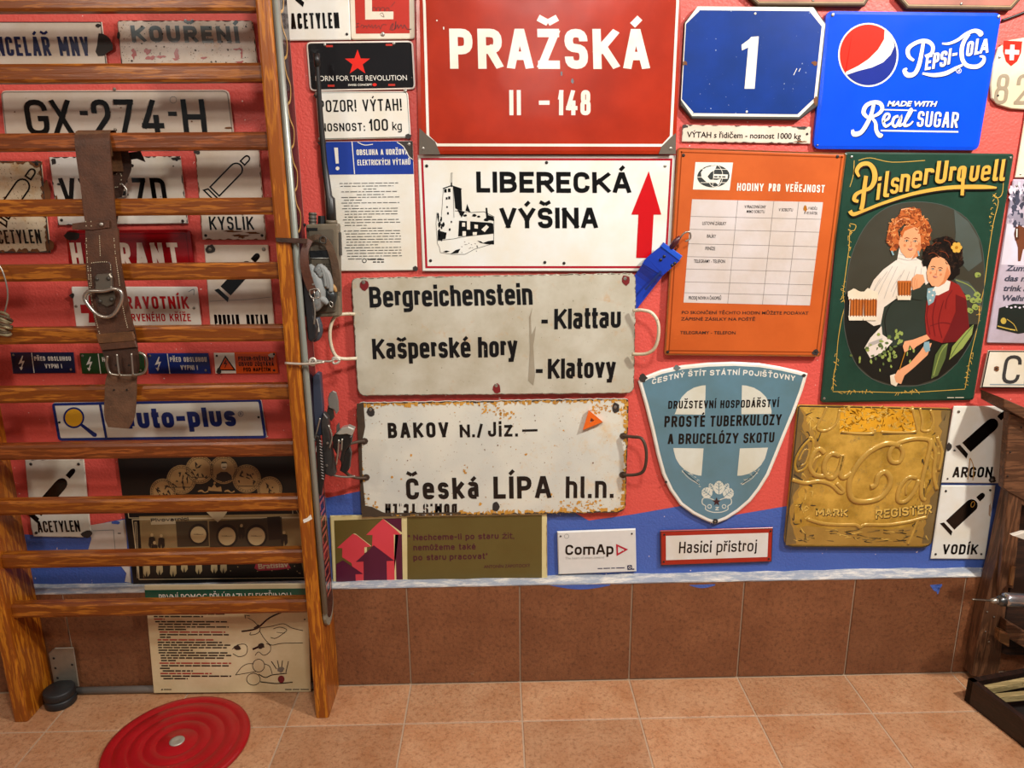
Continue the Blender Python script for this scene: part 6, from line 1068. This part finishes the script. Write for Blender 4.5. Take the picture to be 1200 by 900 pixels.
# ------------------------------------------------------------------ field radio hung on the post
rad = empty('field_radio', onY(377, 330, -.03)); KH, KHD = flat('6e6452', .5, 0, .2), flat('3b352a', .5)
def boxpx(name, Q, Y0, th, mat, par, bev=1.2, r=2): return mk(name, *plateg(rquad(Q, r), Y0, th, bev), mat, par)
boxpx('radio_body', [(358, 263), (396, 262), (398.5, 371), (367, 372)], -.055, .027, KH, rad, 1.6, 3)
boxpx('front_cover', [(361, 269), (391, 268), (393.5, 366), (369, 367)], -.059, .004, flat('5a5142', .55, 0, .3), rad, .8, 2)
boxpx('meter_window', [(362, 294), (384, 293), (386, 302), (364, 303)], -.0615, .003, flat('202224', .2), rad, .5, .5); boxpx('nameplate', [(359, 267), (372, 267), (372, 270.5), (359.5, 270.5)], -.0600, .001, BLK, rad, .2, 0)
V = []; F = []
for i in range(6):
    for j in range(4): k = len(V); V += [onY(371+i*2.8+dx, 309+j*3+dy, -.0596) for dx, dy in ((0, 0), (1.3, 0), (1.3, 1.4), (0, 1.4))]; F.append((k, k+1, k+2, k+3))
mk('speaker_grille', V, F, BLK, rad)
boxpx('side_bracket', [(396.5, 272), (398, 273), (399, 300), (397, 298)], -.05, .02, DARKST, rad, .3, 0); px_tube('cover_edge', [(364, 302.5), (386, 302.5)], -.061, .0007, WH, rad, False, 0)
mk('antenna_socket', *tubeg([onY(366.5, 264, -.04), onY(366.3, 249, -.04)], .0085, 14), STEEL, rad)
for y in (252, 256.5, 260.5): mk('socket_ring', *tubeg([onY(366.4, y, -.04), onY(366.4, y-1.4, -.04)], .0098, 14), DARKST, rad)
mk('knob', *tubeg([onY(377, 262.5, -.04), onY(376.8, 253, -.04)], [.0095, .0085], 12), BLK, rad)
P = [onY(388.5, 260, -.04), onY(388, 249, -.04), onY(387, 233, -.04), onY(385.5, 230, -.040), onY(380, 190, -.035), onY(374.5, 120, -.042), onY(372, 76, -.047), onY(371, 63, -.048)]
mk('aerial', *tubeg(P, [.0115, .0115, .0110, .0080, .0068, .0056, .0048, .0048], 12), flat('161616', .38), rad, True); mk('aerial_cap', *tubeg([onY(372.3, 78, -.047), onY(370.8, 62.5, -.048)], .0068, 10), BLK, rad, True); mk('aerial_collar', *tubeg([onY(388.6, 262, -.04), onY(388.5, 258, -.04)], .0135, 12), KH, rad, True)
px_tube('black_side_tube', [(357, 262), (352, 275), (351, 285)], -.03, .004, BLK, rad)  # curved black tube at the radio's left edge
tag(rad, 'khaki portable field radio with long black rubber aerial hung beside the post', 'radio')
st = empty('leather_strap', onY(362, 310, -.06)); LS = leather('5a3424')
mk('post_loop', *plateg([(322.5, 278.5), (355, 279.5), (360, 280), (359, 286), (323.5, 284)], -.136, .004, .6), LBD, st)
mk('strap_left', *strapg([(363, 281, 4, -.115), (357, 294, 4.5, -.125), (357, 312, 5, -.128), (363, 334, 5, -.12), (368, 343, 4.5, -.115)], 0, .003), LS, st); mk('strap_right', *strapg([(362, 281, 3.5, -.075), (372, 277.5, 3, -.077), (382, 283, 3.6, -.072), (390, 300, 4.2, -.070), (394, 322, 4.4, -.068), (395, 342, 4, -.067)], 0, .003), leather('5f4732'), st)
px_tube('roller_buckle', [(363, 340), (365, 349), (375, 348), (373, 339)], -.118, .0016, STEEL, st, True, 2); px_tube('buckle_pin', [(368, 340), (369, 349)], -.119, .0012, STEEL, st, False, 0)
for x, y in ((364, 327), (365.5, 334)): mk('eyelet', *latheg([(.003, 0), (.0026, -.0012)], onY(x+1.5, y-1, -.119), (0, 1, 0), 8), STEEL, st)
px_tube('ring', [(375, 283), (377, 277), (382, 279), (381, 285)], -.078, .0018, DARKST, st, True, 3)
tag(st, 'brown leather strap with roller buckle looped round the post and over the radio', 'strap')
gl = empty('grey_glove', onY(375, 335, -.07)); GLM = flat('8d9290', .6, 0, .25)
def lump(name, pts, Y, mat, par):
    P = [onY(x, y, Y+dy) for x, y, r, dy in pts]; Q = smooth_path(P, 4); rr = smooth_path([(r, 0, 0) for x, y, r, dy in pts], 4); return mk(name, *tubeg(Q, [max(v.x, .0008) for v in rr], 12), mat, par, True)
lump('palm', [(363, 310, .004, 0), (367, 318, .012, 0), (372, 330, .017, 0), (374, 345, .018, 0), (370, 358, .014, 0), (366, 364, .006, 0)], -.080, GLM, gl)
for k, (x, y) in enumerate(((376, 312), (379, 314), (382, 318))): lump('finger', [(370+k*2, 318+k*3, .006, 0), (x, y, .0065, 0), (x+5, y+12, .0065, 0), (x+6, y+24, .005, 0)], -.088, GLM, gl)
lump('thumb', [(375, 348, .008, 0), (380, 352, .008, 0), (384, 356, .005, 0)], -.088, GLM, gl)
tag(gl, 'crumpled grey glove tucked behind the leather strap', 'glove')
nz = empty('metal_clamp', onY(388, 345, -.065)); lump('jaw', [(379, 336, .006, 0), (385, 334, .007, 0), (391, 337, .006, 0), (394, 342, .003, 0)], -.082, flat('a8824e', .5), nz)
lump('body', [(383, 341, .009, 0), (388, 345, .013, 0), (389, 353, .010, 0), (388, 360, .004, 0)], -.078, flat('3b3f40', .35, .6), nz); px_tube('chain_link', [(387, 353), (390, 356), (389, 360), (386, 357)], -.092, .0012, STEEL, nz, True, 3)
tag(nz, 'small dark metal clamp with brass jaw hanging before the radio', 'clamp')
ru = empty('rubber_holster', onY(362, 360, -.09)); mk('sheath', *plateg([(355, 322), (363, 327), (366, 345), (367, 370), (371, 384), (370, 396), (365, 401), (361, 398), (358, 370), (355, 340)], -.112, .018, 1.4), flat('17181b', .45), ru)
lump('rolled_rubber', [(371, 372, .008, 0), (374, 384, .009, 0), (372, 394, .009, 0), (367, 399, .005, 0)], -.07, flat('3a3f48', .5), ru); px_tube('foil_edge', [(367, 350), (369, 366), (368, 380)], -.13, .0018, STEEL, ru)
px_tube('grey_lining', [(370, 374), (372, 382), (373, 389)], -.085, .0035, flat('a8a69c', .5), ru)
tag(ru, 'black rubber sheath hanging against the strip sign under the radio strap', 'sheath')
# spanners / rods by the post
wr = empty('steel_hook', onY(365, 425, -.12)); px_tube('rod', [(334, 425.5), (352, 426.5), (366, 426), (380, 424)], -.138, .0030, flat('c4beb0', .35, .6), wr); px_tube('rod_tail', [(366, 424), (368, 422.5), (386, 423.5), (393, 421), (399, 422)], -.06, .0026, flat('c4beb0', .35, .6), wr)
px_tube('knot', [(364, 421), (368, 420), (370, 424), (367, 428), (363, 426)], -.13, .0026, flat('d8d2c4', .4, .4), wr, True); px_tube('hook_end', [(390, 420), (394, 419), (398, 421), (396, 425), (391, 426)], -.04, .0028, flat('d8d2c4', .4, .4), wr, True)
tag(wr, 'pale steel hook wired across the post to the train board handle', 'hook')
pl = empty('steel_bar', onY(372, 470, -.07)); mk('bar_body', *plateg([(366, 442), (371, 437), (375, 438.5), (378, 478), (378, 510), (370, 512), (367, 480)], -.075, .02, 1), flat('4c5468', .4, .5), pl); tag(pl, 'dark blue-grey flat steel bar upright beside the strip sign', 'bar')
kn = empty('blade_tool', onY(391, 473, -.06)); mk('blade', *plateg([(384, 468), (386, 461), (390, 458), (394, 460), (396.5, 470), (397, 481), (394, 486), (391, 480), (385, 478)], -.06, .004, .8), flat('a6aaa6', .3, .8), kn); mk('blade_shank', *plateg([(384, 476), (390, 478), (391, 490), (388, 494), (382, 488)], -.055, .01, .6), DARKST, kn); tag(kn, 'short pale grey rounded blade sticking up from the tool pouch', 'tool')
tp = empty('tool_pouch', onY(390, 530, -.07)); PB1, PB2 = flat('1c1b1b', .35, .1, .3), flat('4a4846', .4, .5, .3)
mk('pouch_back', *plateg([(376, 494), (379, 484), (384, 490), (387, 520), (393, 556), (388, 559), (381, 556), (378, 530)], -.085, .02, 1), PB2, tp)
mk('braided_edge', *plateg([(370, 510), (374, 512), (379, 540), (380, 560), (376, 582), (373, 578), (371, 540)], -.112, .012, .8), PB1, tp)
for i in range(14): y = 516+i*3.4; px_tube('braid', [(374+i*.22, y), (377+i*.2, y+1.6)], -.115, .0012, flat('8e8a86', .5), tp, False, 0, 5)
mk('pouch_flap', *plateg([(389, 513), (394, 507), (404, 506), (412, 512), (411, 520), (404, 530), (401, 545), (396, 535), (390, 525)], -.085, .02, 1.2), PB1, tp)
mk('steel_cap', *plateg([(393, 509), (400, 502), (408, 500), (415, 503), (412, 511), (406, 509), (398, 510)], -.09, .02, 1), flat('c9cdc4', .3, .7), tp); mk('grip', *plateg([(403, 528), (409, 525), (411, 532), (409, 550), (405, 556), (398, 552), (401, 540)], -.08, .018, 1.2), flat('111314', .4), tp)
mk('clip', *plateg([(394, 499), (397, 495.5), (398, 503), (394, 508)], -.08, .006, .5), flat('6e6e6c', .35, .7), tp)
for P in ([(375, 490), (372, 502), (369, 514)], [(385, 498), (389, 512), (386, 525)], [(397, 515), (396, 530), (394, 545)], [(401, 514), (400, 528)]): px_tube('handle_bar', P, -.092, .0022, STEEL, tp)
px_tube('black_tip', [(369, 514), (363, 526), (359, 534)], -.112, .0045, BLK, tp); px_tube('arm', [(387, 556), (396, 558), (407, 559), (416, 558)], -.07, .0028, flat('8c867c', .4, .6), tp)
for x, y in ((384, 519), (383, 545.5), (397.5, 517)): mk('rivet', *latheg([(.0035, 0), (.003, -.002)], onY(x, y, -.088), (0, 1, 0), 8), STEEL, tp)
mk('red_tag', *plateg([(396, 522), (399, 520), (400, 530), (398, 540), (396, 533)], -.0885, .002, .3), flat('7a3a38', .5), tp)
tag(tp, 'black and steel tool pouch with braided edge and grips, hanging by the post', 'tool pouch')
# ================================================================== on the floor
RED_D = enamel('a3141c', .18, .28, .001)
c = onZ(206.5, 876, 0); c = Vector((-.5545, -.2145, 0)); rr = .171
dk = empty('round_disc', c); tag(dk, 'round red ribbed metal lid lying on the tiled floor', 'lid')
prof = [(rr, 0), (rr+.001, .004), (rr-.001, .009), (rr-.008, .0105), (.150, .0105), (.148, .0085), (.143, .0085), (.141, .0105), (.115, .0105), (.113, .0088), (.108, .0088), (.106, .0105), (.082, .0105), (.080, .0088), (.075, .0088), (.073, .0105), (.052, .0105), (.050, .0088), (.046, .0088), (.044, .0105), (.0, .0105)]
mk('ribbed_plate', *latheg(prof, c, (0, 0, 1), 64), RED_D, dk, True)
mk('centre_cap', *latheg([(.018, .0105), (.018, .0125), (.014, .0135), (.006, .013), (.005, .0125), (.0, .0125)], c, (0, 0, 1), 24), flat('b3b0a2', .4, .4), dk, True)
pk = onZ(72.5, 821, .0); pk = Vector((-.936, -.047, 0)); P0 = empty('rubber_buffer', pk); tag(P0, 'round black grooved rubber buffer on the floor beside the left post foot', 'buffer')
RBK = flat('1e2022', .5, 0, .3)
for k, z in enumerate((.0, .0235)): mk(('lower_half', 'upper_half')[k], *latheg([(.035, z), (.038, z+.003), (.038, z+.0195), (.036, z+.0225), (.001, z+.0225)], pk, (0, 0, 1), 32), RBK, P0, True)
br = empty('steel_bracket', onZ(75, 806, 0)); mk('bracket_plate', *plateg([(56.5, 766), (64, 759.5), (86, 759), (92.5, 805), (64, 806)], -.014, .003, .6), flat('a09c8e', .35, .7, .3), br)
for x, y in ((63, 771.5), (65, 783), (67.5, 794.5), (84.5, 779)): mk('slot_hole', *latheg([(.0035, 0), (.003, -.0006)], onY(x, y, -.0143), (0, 1, 0), 8), BLK, br)
tag(br, 'galvanised steel bracket behind the black rubber buffer', 'bracket')
pp = mk('pipe', *tubeg([(-.935, -.0115, .0105), (-.236, -.0115, .0105)], .0098, 12), flat('7d7872', .5, .2), None, True); tag(pp, 'thin grey pipe lying along the foot of the tiled wall', 'pipe')
cb = mk('cable', *tubeg(smooth_path([onY(-14, 640, -.10), onY(-3, 680, -.10), onY(4, 715, -.10), onY(11, 757, -.10)], 4), .0035, 8), BLK, None, True); tag(cb, 'black cable end hanging outside the left wooden post', 'cable')
# ================================================================== rack, drill and box on the right
rk = empty('wooden_rack', onZ(1180, 790, 0)); tag(rk, 'dark stained wooden rack at the right edge with a sloping top board', 'rack')
def slab(name, P, Y0, Y1, mat): return mk(name, *plateg(P, Y0, Y1-Y0, .8), mat, rk)
slab('top_board', [(1176, 467), (1300, 520), (1300, 545), (1176, 478)], -.085, .0, DWX)
slab('panel_board', [(1183, 484), (1300, 530), (1300, 640), (1182, 577), (1176, 572)], -.065, -.045, DWX)
slab('post', [(1183, 571), (1300, 630), (1300, 648), (1198, 592), (1197, 600), (1188, 690), (1178, 688), (1170, 700)], -.062, -.050, DWZ)
o = slab('leg', [(1186, 574), (1196, 580), (1182, 690), (1170, 798), (1139, 792), (1152, 720), (1170, 650)], -.044, -.004, DWZ)
slab('back_board', [(1196, 590), (1300, 640), (1300, 770), (1180, 768), (1171, 764), (1184, 690)], -.026, -.004, wood('3a2215', '24140c', 'x', .6))
slab('cross_rail', [(1180, 728), (1230, 758), (1230, 777), (1178, 746)], -.07, -.046, DWX); slab('block', [(1172, 739), (1184, 744), (1183, 759), (1171, 752)], -.08, -.06, wood('8a6038', '5d3d20', 'x', .5))
slab('small_block', [(1186, 664), (1191, 665), (1188, 688), (1183, 686)], -.07, -.05, wood('7d542f', '583618', 'z', .5))
for x, y, Y_ in ((1197, 501, -.0665), (1184, 530, -.0665), (1181, 558, -.0665), (1157, 717, -.0455), (1165, 723, -.0455), (1155, 740, -.0455), (1159, 752, -.0455)): screw(onY(x, y, Y_), rk, STEEL if y > 600 else SCREWD, .0022)
bt = mk('package', *plateg([(1187, 628), (1200, 624), (1300, 628), (1300, 640), (1201, 633)], -.14, .012, .5), flat('c8c2b4', .6)); tag(bt, 'pale flat package sticking out of the wooden rack', 'package')
dr = empty('hand_drill', onY(1180, 703, -.15)); YD = -.15
mk('drill_bit', *tubeg([onY(1139, 702.5, YD), onY(1141, 702.5, YD), onY(1163, 704, YD)], [.0015, .0022, .0026], 8), flat('8a857a', .3, .9), dr, True); mk('chuck_nose', *tubeg([onY(1161, 704, YD), onY(1166, 704, YD), onY(1171, 704.5, YD)], [.0045, .0075, .0065], 14), STEEL, dr, True)
mk('chuck', *tubeg([onY(1169, 704, YD), onY(1172, 704, YD), onY(1180, 704.5, YD)], [.009, .0135, .0135], 16), flat('5c5e5e', .3, .9), dr, True); mk('drill_body', *tubeg([onY(1177, 702.5, YD), onY(1180, 702.5, YD), onY(1240, 706, YD)], [.0155, .0175, .0175], 16), flat('b4b8bc', .22, .9), dr, True)
tag(dr, 'chrome drill with thin bit pointing out of the rack', 'drill')
bx = empty('wooden_box', onZ(1160, 860, 0)); DB1 = wood('2e1a12', '1c100a', 'y', .45); LB1 = wood('b3a070', '8a7a50', 'x', .6)
A = onZ(1130, 821, 0); B = onZ(1236, 905, 0); A.z = B.z = 0; u = (B-A).normalized(); nrm = Vector((-u.y, u.x, 0)); nrm = nrm if nrm.x > 0 else -nrm; H = .068
def board3(name, a, b, nv, th, z0, z1, mat):
    V = [Vector((p.x, p.y, z))+nv*t_ for p in (a, b) for t_ in (0, th) for z in (z0, z1)]
    return mk(name, V, [(0, 1, 3, 2), (4, 6, 7, 5), (0, 4, 5, 1), (2, 3, 7, 6), (0, 2, 6, 4), (1, 5, 7, 3)], mat, bx)
E_ = A+u*.75; LN = min(.42, (-.052-A.y)/max(nrm.y, .01)) if nrm.y > .01 else .42
board3('side_board', A, E_, nrm, .016, .0, H, DB1); board3('end_board', A, A+nrm*LN, u, .016, 0, H, DB1); board3('side_board', A+nrm*LN+u*.02, E_+nrm*LN, -nrm, .016, 0, H, DB1); board3('bottom', A+nrm*.01+u*.01, E_+nrm*.01, nrm, LN-.02, .002, .010, wood('1f130d', '140c08', 'x', .6))
for a_, t0, t1, z in ((.03, .02, .16, .066), (.055, .02, .20, .058)): board3('batten', A+u*a_+nrm*t0, A+u*(a_+(.02 if a_ > .04 else -.0))+nrm*t1, u, .016, z-.016, z, LB1)
board3('batten', A+u*.17+nrm*.02, A+u*.30+nrm*.05, nrm, .02, .03, .05, LB1)
tag(bx, 'low dark wooden box with pale battens on the floor at the right', 'box')
